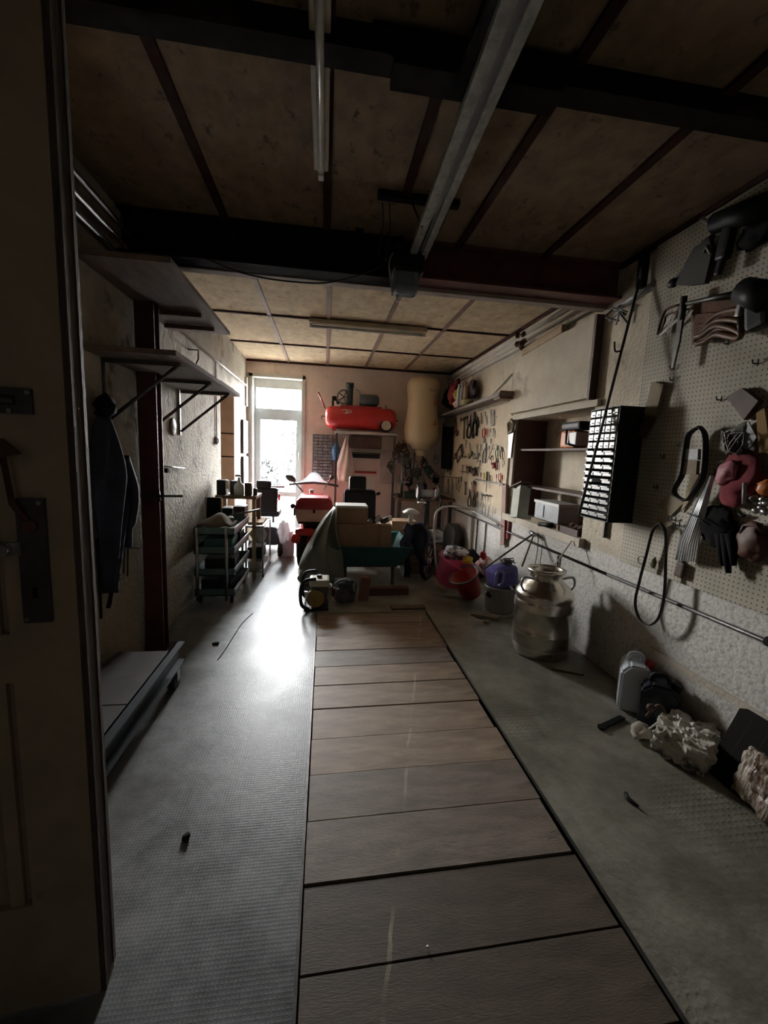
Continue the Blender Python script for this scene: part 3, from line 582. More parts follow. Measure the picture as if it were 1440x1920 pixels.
# shelf on the right wall
t = thing('wall_shelf', 'rough dark wooden shelf high on the far right wall', 'shelf', (RW, 5.6, 2.15)); o = t.location
MB(o).poly([(RW-.003, 4.42, 2.20), (1.83, 4.42, 2.17), (1.80, 6.9, 2.13), (RW-.003, 6.9, 2.16)], (0, 0, .035)).build('board', shw, t)
MB(o).box((1.85, 4.44, 2.15), (RW-.003, 4.60, 2.235)).build('end_block', brownw, t)
MB(o).cyl((RW-.015, 4.47, 2.2), (RW-.015, 4.47, 2.50), .011, n=8).cyl((RW-.015, 4.47, 2.49), (RW-.015, 5.4, 2.21), .006, n=8).build('bracket', dsteel, t)
MB(o).box((1.86, 6.55, 1.98), (RW-.01, 6.58, 2.13)).box((1.84, 6.5, 1.98), (1.87, 6.6, 2.0)).build('lower_bracket', dsteel, t)
def item(name, label, cat, m, fn, loc, group=None):
    b = MB(loc); fn(b); return tag(b.build(name, m), label, cat, group)
p = V((1.92, 6.1, 2.18))
item('bag', 'crumpled dark red bag at the far end of the high right shelf', 'bag', redcloth, lambda b: b.ball(p+V((-.0, .22, .27)), (.09, .13, .20), 3, .3, 2), p)
item('bag', 'black bag behind the red bag on the high right shelf', 'bag', blackm, lambda b: b.ball(p+V((-.0, .52, .24)), (.09, .13, .16), 3, .3, 5), p)
item('folded_cloth', 'yellow cloth lump in the middle of the high right shelf', 'cloth', mat('yellow_cloth', (.50, .45, .10), .8), lambda b: b.ball(p+V((-.03, -.06, .20)), (.07, .12, .06), 3, .4, 3, (.5, 0, 0)), p)
item('folded_cloth', 'pinkish white cloth lump under the yellow one on the high right shelf', 'cloth', bagm, lambda b: b.ball(p+V((-.03, -.08, .09)), (.06, .12, .055), 3, .5, 8), p)
item('tub', 'pale yellow tub at the near side of the clutter on the high right shelf', 'tub', mat('pale_yellow', (.48, .48, .25), .5), lambda b: b.lathe(p+V((-.02, -.42, .025)), [(.07, 0), (.09, .06), (.085, .08), (.02, .09), (0, .09)]), p)
item('bag', 'dark purple bag beside the cloth lumps on the high right shelf', 'bag', mat('dark_purple_cloth', (.06, .03, .05), .8), lambda b: b.ball(p+V((.05, -.42, .25)), (.05, .12, .12), 3, .35, 12), p)
for i in range(3):
    q = p+V((-.08+.02*i, -.22-.09*i, .32)); item('spray_can', ('white topped', 'grey', 'small brass topped')[i]+' can standing among the bags on the high right shelf', 'can', (whitep, greyp, palew)[i], lambda b: b.lathe(q-V((0, 0, .29)), [(.03, 0), (.03, .24), (.018, .27), (.018, .31), (0, .31)], 14), q)

# black cloth / apron hanging at the far corner
p = V((1.97, 6.75, 1.5))
item('hanging_apron', 'black apron hanging in the far corner beside the boiler', 'apron', blackm, lambda b: b.sheet(lambda u, v: (1.98+.03*sin(u*11), 6.55+u*.42+.03*sin(v*4), 2.05-.75*v), 16, 10, .012), p)

# ---------------------------------------------------------------- hand tools
def frame(a, b): d = (b-a); L_ = d.length; d = d/L_; s = d.cross(V((1, 0, 0))).normalized(); return d, s, L_
TX = V((1, 0, 0))
def tool(kind, name, label, pa, pb, hm, bm=steel, x=2.028, group='hand tools hung on the beige board', w_=1.0, cat=None):
    a, b = oX(*pa, x), oX(*pb, x); d, s, L_ = frame(a, b); s = s*(1.0 if x < 2.02 else 1.45)
    t = thing(name, label, cat or name.split('_')[-1], a, group)
    def P(u, v, k=0): return a+d*(u*L_)+s*(v*L_*w_)-TX*k
    if kind == 'pliers':     # jaws up, handles down
        m = MB(a); m.poly([P(0, -.03), P(0, .03), P(.12, .07), P(.30, .09), P(.36, .05), P(.36, -.05), P(.30, -.09), P(.12, -.07)], -TX*.012); m.cyl(P(.28, 0, -.0), P(.28, 0, .018), .03*L_); m.build('jaws', bm, t)
        for sg in (-1, 1): MB(a).tube(curve([P(.33, .03*sg, .006), P(.5, .13*sg, .006), P(.75, .15*sg, .006), P(1, .10*sg, .006)], 4), .045*L_).build('handle', hm, t)
    elif kind == 'screwdriver':   # handle up
        MB(a).cyl(P(0, 0, .008), P(.42, 0, .008), .055*L_*w_, .05*L_*w_).ball(P(0, 0, .008), .055*L_*w_, 2).build('handle', hm, t)
        MB(a).cyl(P(.40, 0, .008), P(1, 0, .008), .02*L_*w_, n=8).build('blade', bm, t)
    elif kind == 'hammer':
        m = MB(a); m.cyl(P(.07, -.2, .012), P(.07, .12, .012), .055*L_); m.poly([P(.03, .1), P(.11, .1), P(.08, .26), P(.06, .26)], -TX*.02); m.build('head', bm, t)
        MB(a).cyl(P(0, 0, .012), P(1, 0, .012), .028*L_, .04*L_).build('handle', hm, t)
    elif kind == 'wrench':
        m = MB(a); m.poly([P(-.02, -.09), P(.07, -.05), P(.07, .05), P(-.02, .09), P(.12, .11), P(.2, .04), P(.84, .03), P(.9, .08), P(1, .06), P(1, -.06), P(.9, -.08), P(.84, -.03), P(.2, -.04), P(.12, -.11)], -TX*.008)
        o_ = m.build('steel_body', hm, t)
    elif kind == 'tee':
        MB(a).cyl(P(0, -.16, .01), P(0, .16, .01), .03*L_).build('grip', hm, t); MB(a).cyl(P(0, 0, .01), P(1, 0, .01), .018*L_, n=8).build('shaft', bm, t)
    elif kind == 'file':
        MB(a).poly([P(.3, -.05), P(.3, .05), P(.95, .05), P(1, .02), P(1, -.02), P(.95, -.05)], -TX*.006).build('blade', bm, t); MB(a).cyl(P(0, 0, .008), P(.32, 0, .008), .05*L_, .04*L_).build('handle', hm, t)
    elif kind == 'clamp':
        m = MB(a); m.tube([P(.0, 0, .01), P(.0, .35, .01), P(.8, .35, .01), P(.8, 0, .01)], .035*L_); m.build('clamp_frame', bm, t); MB(a).cyl(P(.15, .0, .01), P(1, .0, .01), .03*L_).cyl(P(1, -.12, .01), P(1, .12, .01), .02*L_).build('clamp_screw', hm, t)
    elif kind == 'snips':
        m = MB(a); m.poly([P(0, 0), P(.35, .08), P(.45, .02), P(.35, -.08)], -TX*.01); m.build('blades', bm, t)
        for sg in (-1, 1): MB(a).tube(curve([P(.4, .02*sg, .006), P(.6, .16*sg, .006), P(.9, .16*sg, .006), P(1, .05*sg, .006)], 4), .035*L_).build('handle', hm, t)
    elif kind == 'saw':
        m = MB(a); m.poly([P(.3, -.06), P(.3, .16), P(1, .05), P(1, -.06)], -TX*.004); m.build('blade', bm, t)
        MB(a).tube([P(.32, -.02, .01), P(.05, -.05, .01), P(.0, .08, .01), P(.12, .18, .01), P(.32, .15, .01)], .045*L_, closed=True).build('handle', hm, t)
    elif kind == 'block':
        m = MB(a); m.poly([P(0, -.25), P(0, .25), P(.7, .3), P(1, .1), P(1, -.3)], -TX*.03); m.build('body', hm, t); MB(a).cyl(P(.2, 0, .03), P(.2, 0, .05), .12*L_).build('knob', bm, t)
    elif kind == 'brush':
        MB(a).poly([P(0, -.05), P(0, .05), P(.5, .07), P(.62, .2), P(.62, -.2), P(.5, -.07)], -TX*.012).build('handle', hm, t); MB(a).poly([P(.62, -.2), P(.62, .2), P(1, .22), P(1, -.22)], -TX*.014).build('bristles', bm, t)
    elif kind == 'square':
        MB(a).poly([P(0, -.03), P(0, .03), P(.75, .03), P(.75, -.03)], -TX*.005).build('blade', bm, t); MB(a).poly([P(.75, -.2), P(.75, .3), P(1, .3), P(1, -.2)], -TX*.02).build('stock', hm, t)
    return t
def c5(x, y): return (800+x/5.333, 660+y/5.333)
ORG = 'hand tools hung on the beige board'
TL = [
 ('pliers', 'tongs', 'long brown handled tongs in the top row nearest the black apron', (250, 660), (245, 850), leather, dsteel),
 ('pliers', 'pliers', 'brown pliers right of the tongs in the top row of the tool board', (285, 665), (290, 800), brownw, dsteel),
 ('block', 'putty_knife', 'small dark brown scraper hanging under the brown pliers', (310, 790), (312, 835), leather, dsteel),
 ('hammer', 'hammer', 'dark hammer with a long olive handle in the top row', (385, 650), (380, 870), olive, dsteel),
 ('snips', 'shears', 'long black shears hanging lowest in the top row', (445, 625), (420, 860), black, dsteel),
 ('pliers', 'pipe_pliers', 'big black pliers in the middle of the top row', (480, 600), (485, 850), black, dsteel),
 ('pliers', 'pliers', 'black pliers with a hooked jaw right of the big black pliers', (510, 650), (520, 760), black, dsteel),
 ('screwdriver', 'screwdriver', 'pale handled screwdriver hanging under the big black pliers', (470, 790), (475, 870), khaki, steel),
 ('file', 'file', 'broad pale grey trowel shaped file in the top row', (590, 600), (600, 730), steel, alu),
 ('wrench', 'spanner', 'left bright spanner near the right end of the top row', (640, 590), (645, 740), alu, alu),
 ('wrench', 'spanner', 'right bright spanner near the right end of the top row', (668, 580), (664, 740), steel, alu),
 ('tee', 'box_spanner', 'short dark T handled spanner last in the top row', (705, 645), (697, 720), dsteel, dsteel),
 ('pliers', 'pliers', 'pliers with red handles pointing up below the grey file', (575, 910), (575, 765), redp, steel),
 ('screwdriver', 'screwdriver', 'black handled screwdriver right of the red handled pliers', (690, 790), (690, 860), black, steel),
 ('screwdriver', 'screwdriver', 'teal handled screwdriver above the white handled tools', (652, 870), (640, 970), tealp, steel),
 ('saw', 'saw', 'slim pale saw at the right edge of the tool board', (835, 690), (830, 1060), khaki, alu),
 ('clamp', 'clamp', 'dark brown screw clamp at the left of the second row', (350, 925), (290, 1040), rustm, dsteel),
 ('clamp', 'clamp', 'small black clamp beside the brown screw clamp', (345, 960), (362, 1050), black, dsteel),
 ('square', 'try_square', 'try square with an olive stock in the second row', (430, 915), (440, 1050), olive, alu),
 ('square', 'try_square', 'thin steel square standing right of the olive one', (500, 930), (505, 1060), steel, alu),
 ('screwdriver', 'scraper', 'scraper with a bright white handle in the middle of the second row', (545, 930), (515, 1105), whitep, dsteel),
 ('pliers', 'pliers', 'grey pliers with long pale handles in the second row', (590, 905), (575, 1110), greyp, steel),
 ('screwdriver', 'scraper', 'scraper with a white handle left of the green tool', (670, 930), (640, 1040), whitep, dsteel),
 ('pliers', 'pliers', 'pliers with light green handles in the second row', (700, 930), (705, 1055), greenp, steel),
 ('pliers', 'pliers', 'dark green pliers at the right end of the second row', (745, 950), (755, 1060), olive, dsteel),
 ('hammer', 'hammer', 'small brown hammer below the green handled pliers', (650, 1050), (665, 1140), brownw, rustm),
 ('pliers', 'pliers', 'rusty red pliers in the clump under the green handled pliers', (700, 1060), (705, 1180), redd, rustm),
 ('clamp', 'clamp', 'dark clamp at the right side of the rusty clump', (760, 1080), (770, 1150), rustm, dsteel),
 ('wrench', 'spanner', 'pale spanner hanging low beside the try square', (395, 880), (393, 960), steel, steel),
 ('tee', 'box_spanner', 'thin dark T handled key at the far left of the third row', (190, 1070), (185, 1180), dsteel, dsteel),
 ('wrench', 'spanner', 'dark spanner second at the left of the third row', (215, 1080), (212, 1200), dsteel, dsteel),
 ('screwdriver', 'screwdriver', 'long dark screwdriver third at the left of the third row', (242, 1090), (236, 1230), leather, dsteel),
 ('screwdriver', 'screwdriver', 'little red screwdriver at the left of the third row', (283, 1055), (280, 1120), redp, steel),
 ('screwdriver', 'screwdriver', 'pale screwdriver right of the little red one', (325, 1075), (322, 1140), khaki, steel),
 ('block', 'wood_plane', 'small brown plane in the middle of the third row', (430, 1140), (425, 1215), brownw, dsteel),
 ('block', 'grip_block', 'dark brown block right of the small plane', (485, 1160), (490, 1230), leather, dsteel),
 ('wrench', 'spanner', 'narrow pale spanner above the rack bar', (360, 1130), (358, 1220), steel, steel),
 ('screwdriver', 'chisel', 'chisel with a short black handle on the long rack', (550, 1210), (545, 1300), black, steel),
 ('screwdriver', 'chisel', 'big chisel with an olive handle on the long rack', (610, 1205), (600, 1400), olive, khaki),
 ('pliers', 'pliers', 'bright red handled pliers on the right of the rack', (735, 1340), (735, 1215), redp, steel),
 ('screwdriver', 'screwdriver', 'red screwdriver beside the bright red pliers', (705, 1225), (706, 1310), redp, steel),
 ('screwdriver', 'screwdriver', 'slim dark screwdriver on the left rack, first from the window', (350, 1250), (345, 1360), dsteel, steel),
 ('file', 'file', 'first pale file hanging at the left below the racks', (220, 1270), (215, 1420), khaki, steel),
 ('file', 'file', 'second pale file hanging at the left below the racks', (262, 1270), (258, 1400), palew, steel),
 ('file', 'file', 'third file with a whitish handle below the left rack', (298, 1265), (300, 1380), whitep, steel),
 ('wrench', 'spanner', 'dark slim spanner below the left rack', (390, 1300), (385, 1430), dsteel, steel),
 ('snips', 'shears', 'brown handled shears low in the middle of the tool board', (435, 1370), (430, 1545), leather, dsteel),
 ('pliers', 'pliers', 'red and black pliers low in the middle of the tool board', (478, 1285), (478, 1400), redd, black),
 ('pliers', 'pipe_pliers', 'long black pliers hanging lowest under the red and black ones', (480, 1395), (478, 1550), black, dsteel),
 ('screwdriver', 'screwdriver', 'dark handled screwdriver right of the long black pliers', (512, 1400), (508, 1530), leather, steel),
 ('screwdriver', 'screwdriver', 'pale handled screwdriver left of the brown shears', (405, 1360), (400, 1470), khaki, steel),
 ('tee', 'tee_wrench', 'left of the three bright T handled wrenches low on the board', (570, 1430), (562, 1620), black, alu),
 ('tee', 'tee_wrench', 'middle of the three bright T handled wrenches low on the board', (598, 1432), (592, 1625), black, alu),
 ('tee', 'tee_wrench', 'right of the three bright T handled wrenches low on the board', (628, 1438), (622, 1635), black, alu),
 ('screwdriver', 'screwdriver', 'small dark screwdriver at the right edge above the leaning plank', (780, 1370), (778, 1420), black, dsteel),
]
TL += [
 ('wrench', 'spanner', 'thin dark spanner between the tongs and the brown pliers', (268, 670), (266, 770), dsteel, steel),
 ('screwdriver', 'screwdriver', 'slim black screwdriver left of the hammer in the top row', (345, 660), (342, 740), black, steel),
 ('wrench', 'spanner', 'dull grey spanner right of the hammer in the top row', (412, 640), (408, 740), dsteel, steel),
 ('file', 'file', 'narrow file between the hooked pliers and the grey trowel file', (550, 610), (553, 720), greyp, dsteel),
 ('screwdriver', 'screwdriver', 'small grey screwdriver under the left bright spanner', (645, 770), (643, 850), greyp, steel),
 ('wrench', 'spanner', 'grey spanner under the right bright spanner', (670, 765), (668, 850), steel, steel),
 ('pliers', 'pliers', 'second red handled pliers, just right of the first in the second row', (600, 860), (608, 770), redp, steel),
 ('screwdriver', 'awl', 'thin awl hanging under the black shears', (400, 880), (398, 960), palew, steel),
 ('clamp', 'clamp', 'small rusty clamp between the try square and the white scraper', (480, 1010), (470, 1070), rustm, dsteel),
 ('wrench', 'spanner', 'bright spanner hanging right of the grey pliers', (620, 940), (612, 1060), alu, alu),
 ('pliers', 'pliers', 'brown handled pliers under the bright white scraper', (540, 1080), (538, 1140), brownw, dsteel),
 ('screwdriver', 'chisel', 'chisel with a pale wooden handle right of the light green pliers', (728, 940), (722, 1040), palew, steel),
 ('block', 'tape_measure', 'dark red tape measure at the bottom of the rusty clump', (680, 1110), (684, 1160), redd, dsteel),
 ('screwdriver', 'screwdriver', 'orange handled screwdriver above the middle rack', (400, 1130), (398, 1200), orange, steel),
 ('screwdriver', 'screwdriver', 'brown handled screwdriver on the middle rack', (460, 1150), (458, 1230), brownw, steel),
 ('wrench', 'spanner', 'dark spanner hanging at the right end of the middle rack', (520, 1150), (516, 1240), dsteel, dsteel),
 ('screwdriver', 'screwdriver', 'yellow handled screwdriver left of the big olive chisel', (580, 1215), (578, 1330), yellow, steel),
 ('screwdriver', 'screwdriver', 'pale handled screwdriver right of the big olive chisel', (640, 1235), (636, 1360), khaki, steel),
 ('screwdriver', 'screwdriver', 'dark red screwdriver at the right end of the long rack', (762, 1235), (760, 1330), redd, steel),
 ('file', 'file', 'fourth file with a brown handle below the left rack', (325, 1275), (322, 1400), brownw, steel),
 ('wrench', 'spanner', 'long pale spanner left of the three T handled wrenches', (545, 1400), (540, 1540), steel, steel),
 ('screwdriver', 'screwdriver', 'rust coloured screwdriver right of the red and black pliers', (500, 1300), (498, 1390), rustm, steel),
 ('file', 'file', 'grey file between the brown shears and the red and black pliers', (456, 1300), (452, 1400), greyp, steel),
]
for kd, nm, lb, a_, b_, hm_, bm_ in TL: tool(kd, nm, lb, c5(*a_), c5(*b_), hm_, bm_)
for i, (a_, b_, lb) in enumerate((((140, 1245), (330, 1260), 'short brown wooden tool rack on the left of the tool board'), ((500, 1275), (780, 1325), 'long dark tool rack on the right of the tool board'), ((350, 1195), (500, 1215), 'brown wooden tool rack in the middle of the tool board'), ((260, 1040), (400, 1050), 'narrow shelf strip under the brown screw clamp'))):
    A, B_ = oX(*c5(*a_), 2.025), oX(*c5(*b_), 2.025)
    tag(MB(A).poly([A-V((0, 0, .008)), B_-V((0, 0, .008)), B_+V((0, 0, .008)), A+V((0, 0, .008))], (-.025, 0, 0)).build('tool_rack', brownw if i != 1 else dsteel), lb, 'rack')

# near pegboard things
G2 = 'things hung on the near pegboard'
t = thing('putty_knife', 'pale wedge shaped scraper with a brown strip near the left edge of the pegboard', 'tool', oX(1222, 720, 2.0), G2); o = t.location
MB(o).poly([oX(*q, 2.0) for q in ((1222, 716), (1244, 720), (1229, 778), (1207, 776))], (.028, 0, 0)).build('pale_body', khaki, t, 'pale wedge'); MB(o).poly([oX(*q, 2.0) for q in ((1212, 780), (1226, 784), (1206, 822), (1194, 812))], (.02, 0, 0)).build('brown_strip', leather, t)
t = thing('rubber_belt', 'wide black rubber belt looped at the middle of the pegboard', 'belt', oX(1310, 800, 1.97), G2); o = t.location
MB(o).tube(curve(wallpts([(1312, 800), (1292, 815), (1285, 850), (1279, 890), (1264, 922), (1285, 938), (1300, 925), (1318, 895), (1323, 850), (1322, 815), (1312, 800)], 1.97), 5)[:-1], .01, closed=True, flat=(.020, .006)).build('loop', rubber, t)
MB(o).poly(wallpts([(1288, 842), (1315, 842), (1314, 862), (1286, 862)], 1.985), (-.02, 0, 0)).build('grey_label', greyp, t, 'grey sleeve'); MB(o).poly(wallpts([(1286, 864), (1313, 864), (1311, 890), (1284, 890)], 1.985), (-.02, 0, 0)).build('card_label', khaki, t, 'pale card')
t = thing('drive_belt', 'thin black drive belt hanging below the pegboard edge', 'belt', oX(1238, 980, 1.985), G2); o = t.location
MB(o).tube(curve(wallpts([(1238, 981), (1224, 995), (1212, 1040), (1199, 1090), (1191, 1130), (1199, 1160), (1217, 1172), (1235, 1158), (1245, 1120), (1248, 1060), (1248, 1000), (1238, 981)], 1.985), 5)[:-1], .007, closed=True, flat=(.011, .005)).build('loop', rubber, t)
def flat(name, label, cat, m, pts, x=2.025, th=.006, g=G2):
    P = wallpts(pts, x); c = sum(P, V())/len(P); return tag(MB(c).poly(P, (-th, 0, 0)).build(name, m), label, cat, g)
flat('sandpaper_sheet', 'square of beige sandpaper hung by its corner on the pegboard', 'sandpaper', khaki, [(1256, 926), (1284, 942), (1258, 968), (1234, 948)])
flat('card_tag', 'beige card tag hanging low behind the wide rubber belt', 'card', mat('beige_card', (.42, .34, .22), .8), [(1298, 885), (1318, 890), (1290, 945), (1278, 960)])
flat('paper_note', 'small pale paper lying over the pegboard under the sandpaper', 'paper', khaki, [(1232, 972), (1262, 980), (1262, 992), (1236, 985)])
flat('wood_block', 'dark brown square block hung by its corner near the right edge of the pegboard', 'block', leather, [(1400, 728), (1432, 752), (1404, 788), (1372, 745)], th=.03)
flat('orange_bag', 'ochre paper bag at the right edge above the red things', 'bag', mat('ochre_paper', (.30, .17, .05), .8), [(1424, 775), (1440, 765), (1452, 850), (1430, 850)], th=.02)
flat('paper_scrap', 'light grey paper wedge above the red cloth on the pegboard', 'paper', greyp, [(1378, 815), (1405, 790), (1420, 820), (1400, 852)], x=2.01)
t = thing('cable_tie_bundle', 'shiny bundle of clear cable ties strapped to the pegboard', 'bundle', oX(1310, 960, 1.99), G2); o = t.location
for i in range(9):
    f = i/8-.5
    a, b_ = oX(1334+f*8, 892, 1.97+.02*abs(f)), oX(1292+f*34, 1018+f*6, 1.97+.03*abs(f)); c_ = oX(1286+f*36, 1052+f*4, 1.98)
    MB(o).tube([a, lerp(a, b_, .5), b_, c_], .006, flat=(.009, .004)).build('cable_tie', mat('clear_plastic_ties', (.80, .84, .88), .25, .3), t)
MB(o).tube(wallpts([(1290, 962), (1312, 972), (1332, 985)], 1.955), .004).build('strap', black, t)
item('cloth_pile', 'dark red cloth and clips hanging right of the cable ties', 'cloth', redcloth, lambda b: b.ball(oX(1385, 900, 2.0), (.03, .11, .12), 3, .35, 4), oX(1385, 900, 2.0), G2)
item('pink_pouch', 'pink pouch on top of the dark red cloth', 'pouch', mat('faded_pink', (.42, .13, .17), .6), lambda b: b.ball(oX(1361, 888, 1.97), (.02, .045, .06), 3, .25, 6, (.5, 0, 0)), oX(1361, 888, 1.97), G2)
item('work_glove', 'pair of dark work gloves hanging under the red cloth', 'glove', blackm, lambda b: (b.ball(oX(1345, 985, 2.0), (.025, .09, .10), 3, .35, 9), [b.tube([oX(1350+k*9, 1000, 1.99), oX(1352+k*11, 1045-abs(k-1)*8, 1.99), oX(1356+k*10, 1075-abs(k-1)*14, 1.99)], [.022, .018, .012]) for k in range(3)]), oX(1345, 985, 2.0), G2)
item('hanging_wire_coil', 'tangled greenish wire and clips above the pink pouch', 'wire', dsteel, lambda b: [b.tube([oX(1370+18*cos(k*.9+j)+j*3, 830+22*sin(k*1.1+j*2), 1.99-.01*j) for k in range(12)], .004, n=6) for j in range(4)], oX(1370, 830, 1.99), G2)
item('rag', 'grey green rag draped high over the wire coil', 'rag', tarp, lambda b: b.ball(oX(1385, 815, 2.01), (.02, .06, .05), 3, .4, 14), oX(1385, 815, 2.0), G2)
item('red_torch', 'pale thin tube hanging in front of the dark red cloth', 'tube', greyp, lambda b: b.cyl(oX(1396, 905, 1.96), oX(1395, 945, 1.96), .009), oX(1396, 905, 1.96), G2)
item('leather_pouch', 'rust brown leather pouch low at the right of the pegboard', 'pouch', mat('rust_leather', (.10, .032, .018), .6, var=.4), lambda b: (b.ball(oX(1410, 1015, 2.0), (.03, .075, .08), 3, .3, 21), b.tube(wallpts([(1388, 1000), (1395, 985), (1418, 985), (1432, 1000)], 1.985), .007)), oX(1410, 1015, 2.0), G2)
item('round_container', 'orange capped round container at the right edge of the pegboard', 'container', orange, lambda b: b.ball(oX(1436, 915, 2.0), (.03, .04, .04), 3, .1), oX(1436, 915, 2.0), G2)
item('chrome_fittings', 'cluster of chrome fittings at the right edge below the orange container', 'fittings', steel, lambda b: [b.ball(oX(1425+RND.uniform(-14, 14), 955+RND.uniform(-22, 22), 1.99), (.016, .02, .015), 2, .2, j) for j in range(9)], oX(1425, 955, 2.0), G2)
item('small_bracket', 'tiny black bracket left of the chrome fittings', 'bracket', black, lambda b: b.tube(wallpts([(1385, 962), (1390, 968), (1398, 966)], 2.01), .006), oX(1390, 965, 2.0), G2)
item('brass_fitting', 'dark brass fitting hanging inside the lower part of the drive belt', 'fitting', olive, lambda b: b.ball(oX(1226, 1055, 2.01), (.012, .015, .035), 2, .2), oX(1226, 1055, 2.0), G2)
item('brown_bottle_tag', 'dark brown leather strip under the shiny cable ties', 'strip', leather, lambda b: b.cbox(oX(1275, 1068, 2.01), (.02, .055, .09), (.1, 0, 0), .01), oX(1275, 1068, 2.0), G2)
item('side_wire_loop', 'little twisted wire loop left of the drive belt', 'wire', dsteel, lambda b: b.tube([oX(1202+6*cos(k), 1050+8*sin(k), 2.0-.002*k) for k in range(11)], .003, n=6), oX(1202, 1050, 2.0), G2)
hk = [(1262, 713, 'near the top left of the board'), (1262, 692, 'just above the first hook'), (1350, 750, 'right of the hole rows'), (1273, 835, 'left of the wide belt top'), (1245, 858, 'left of the wide belt'), (1232, 915, 'above the sandpaper'), (1364, 645, 'under the wooden saw handles'), (1418, 682, 'below the black drill'), (1265, 975, 'under the sandpaper'), (1272, 985, 'beside the cable tie tail')]
for x_, y_, w2 in hk:
    p = oX(x_, y_, 2.03); tag(MB(p).tube([p+V((.008, 0, 0)), p+V((-.02, 0, 0)), p+V((-.026, 0, .018))], .004, n=6).cbox(p+V((-.001, 0, .006)), (.004, .012, .03)).build('peg_hook', dsteel), 'small dark peg hook '+w2, 'hook', 'empty hooks on the pegboard')

# upper right: power tools and saws
G3 = 'tools hung high on the near pegboard'
t = thing('air_impact_gun', 'black power tool with a chrome tip hung under the ceiling at the right edge', 'power tool', oX(1370, 410, 1.98), G3); o = t.location
MB(o).cyl(oX(1342, 418, 1.97), oX(1440, 385, 1.97), .05, .06).cbox(oX(1362, 455, 1.97), (.05, .06, .16), (R(8), 0, 0), .015).build('body', black, t)
MB(o).cyl(oX(1316, 411, 1.97), oX(1340, 424, 1.97), .012).build('chrome_tip', alu, t, 'chrome tip'); MB(o).cbox(oX(1350, 500, 1.97), (.03, .03, .08), (R(10), 0, 0), .008).build('handle', black, t)
MB(o).ball(oX(1420, 440, 2.0), (.035, .09, .06), 3, .3, 3).build('pouch', blackm, t)
t = thing('caulking_gun', 'triangular dark tool hanging by its tip left of the black power tool', 'tool', oX(1300, 500, 2.0), G3); o = t.location
MB(o).poly(wallpts([(1338, 447), (1345, 470), (1330, 532), (1300, 536), (1275, 535), (1290, 500), (1310, 465)], 2.0), (-.03, 0, 0)).build('body', mat('dark_brown_tool_body', (.045, .038, .03), .7), t)
MB(o).tube(wallpts([(1338, 442), (1320, 455), (1290, 500), (1262, 528)], 1.985), .014).ball(oX(1262, 530, 1.985), (.02, .04, .03), 2, .2).build('lever', black, t); MB(o).tube(wallpts([(1318, 475), (1324, 462), (1333, 478)], 1.965), .006).build('trigger', steel, t)
def bowsaw(label, pts, m, r=.008, blade=None):
    c = oX(*pts[0], 2.0); t = thing('hacksaw', label, 'saw', c, G3); MB(c).tube(curve(wallpts(pts, 1.99), 4), r).build('saw_frame', m, t)
    MB(c).poly([oX(*pts[0], 1.992), oX(*pts[-1], 1.992), oX(*pts[-1], 1.992)+V((0, 0, -.02)), oX(*pts[0], 1.992)+V((0, 0, -.02))], (-.003, 0, 0)).build('saw_blade', steel, t)
bowsaw('rusty hacksaw frame nearest the left edge of the pegboard', [(1272, 572), (1250, 580), (1240, 600), (1233, 628)], rustm)
bowsaw('second rusty bow saw behind the vertical black bar', [(1290, 580), (1252, 590), (1246, 604), (1238, 625)], rustm, .006)
t = thing('pruning_saw', 'long black bar shaped saw with its point hanging down', 'saw', oX(1283, 560, 1.97), G3); o = t.location
MB(o).poly(wallpts([(1280, 555), (1287, 555), (1284, 590), (1277, 640), (1265, 690), (1261, 692), (1268, 640), (1275, 590)], 1.97), (-.012, 0, 0)).build('blade', dsteel, t); MB(o).cyl(oX(1284, 556, 1.965), oX(1279, 600, 1.965), .014).build('handle', black, t)
for i, (dy, lb) in enumerate(((0, 'upper'), (22, 'middle'), (42, 'lowest'))):
    t = thing('hand_saw', lb+' of the hand saws with brown wooden handles on the pegboard', 'saw', oX(1360, 585+dy, 2.0), G3); o = t.location; xx = 2.0-.012*i
    MB(o).tube(curve(wallpts([(1302, 640-dy*.2), (1318, 615+dy*.3), (1345, 590+dy*.5), (1385, 580+dy), (1383, 592+dy), (1345, 606+dy*.5), (1322, 632+dy*.2), (1306, 645)], xx-.01), 4), .014).build('handle', mat('saw_handle_wood', (.17, .09, .05), .5), t)
    MB(o).poly(wallpts([(1300, 568+dy), (1385, 560+dy), (1385, 590+dy), (1302, 590+dy)], xx), (-.003, 0, 0)).build('blade', rustm, t)
flat('saw_board', 'brown wooden board behind the hand saws', 'board', brownw, [(1300, 575), (1390, 558), (1396, 620), (1300, 646)], x=2.026, th=.012, g=G3)
tag(MB(oX(1330, 560, 1.98)).cyl(oX(1285, 570, 1.97), oX(1400, 545, 1.97), .012).build('steel_bar', dsteel), 'straight dark bar lying above the hand saws', 'bar', G3)
t = thing('power_drill', 'big black drill with a silver buckle at the right edge of the pegboard', 'drill', oX(1415, 560, 1.97), G3); o = t.location
MB(o).cyl(oX(1395, 545, 1.95), oX(1445, 560, 1.95), .06, .07).cbox(oX(1425, 590, 1.96), (.07, .10, .13), (R(-10), 0, 0), .02).build('body', black, t)
MB(o).cbox(oX(1386, 582, 1.93), (.02, .022, .055), (R(6), 0, 0), .004).build('silver_buckle', alu, t, 'silver buckle'); MB(o).cyl(oX(1388, 600, 1.96), oX(1386, 625, 1.96), .014, .006).build('chuck', dsteel, t)

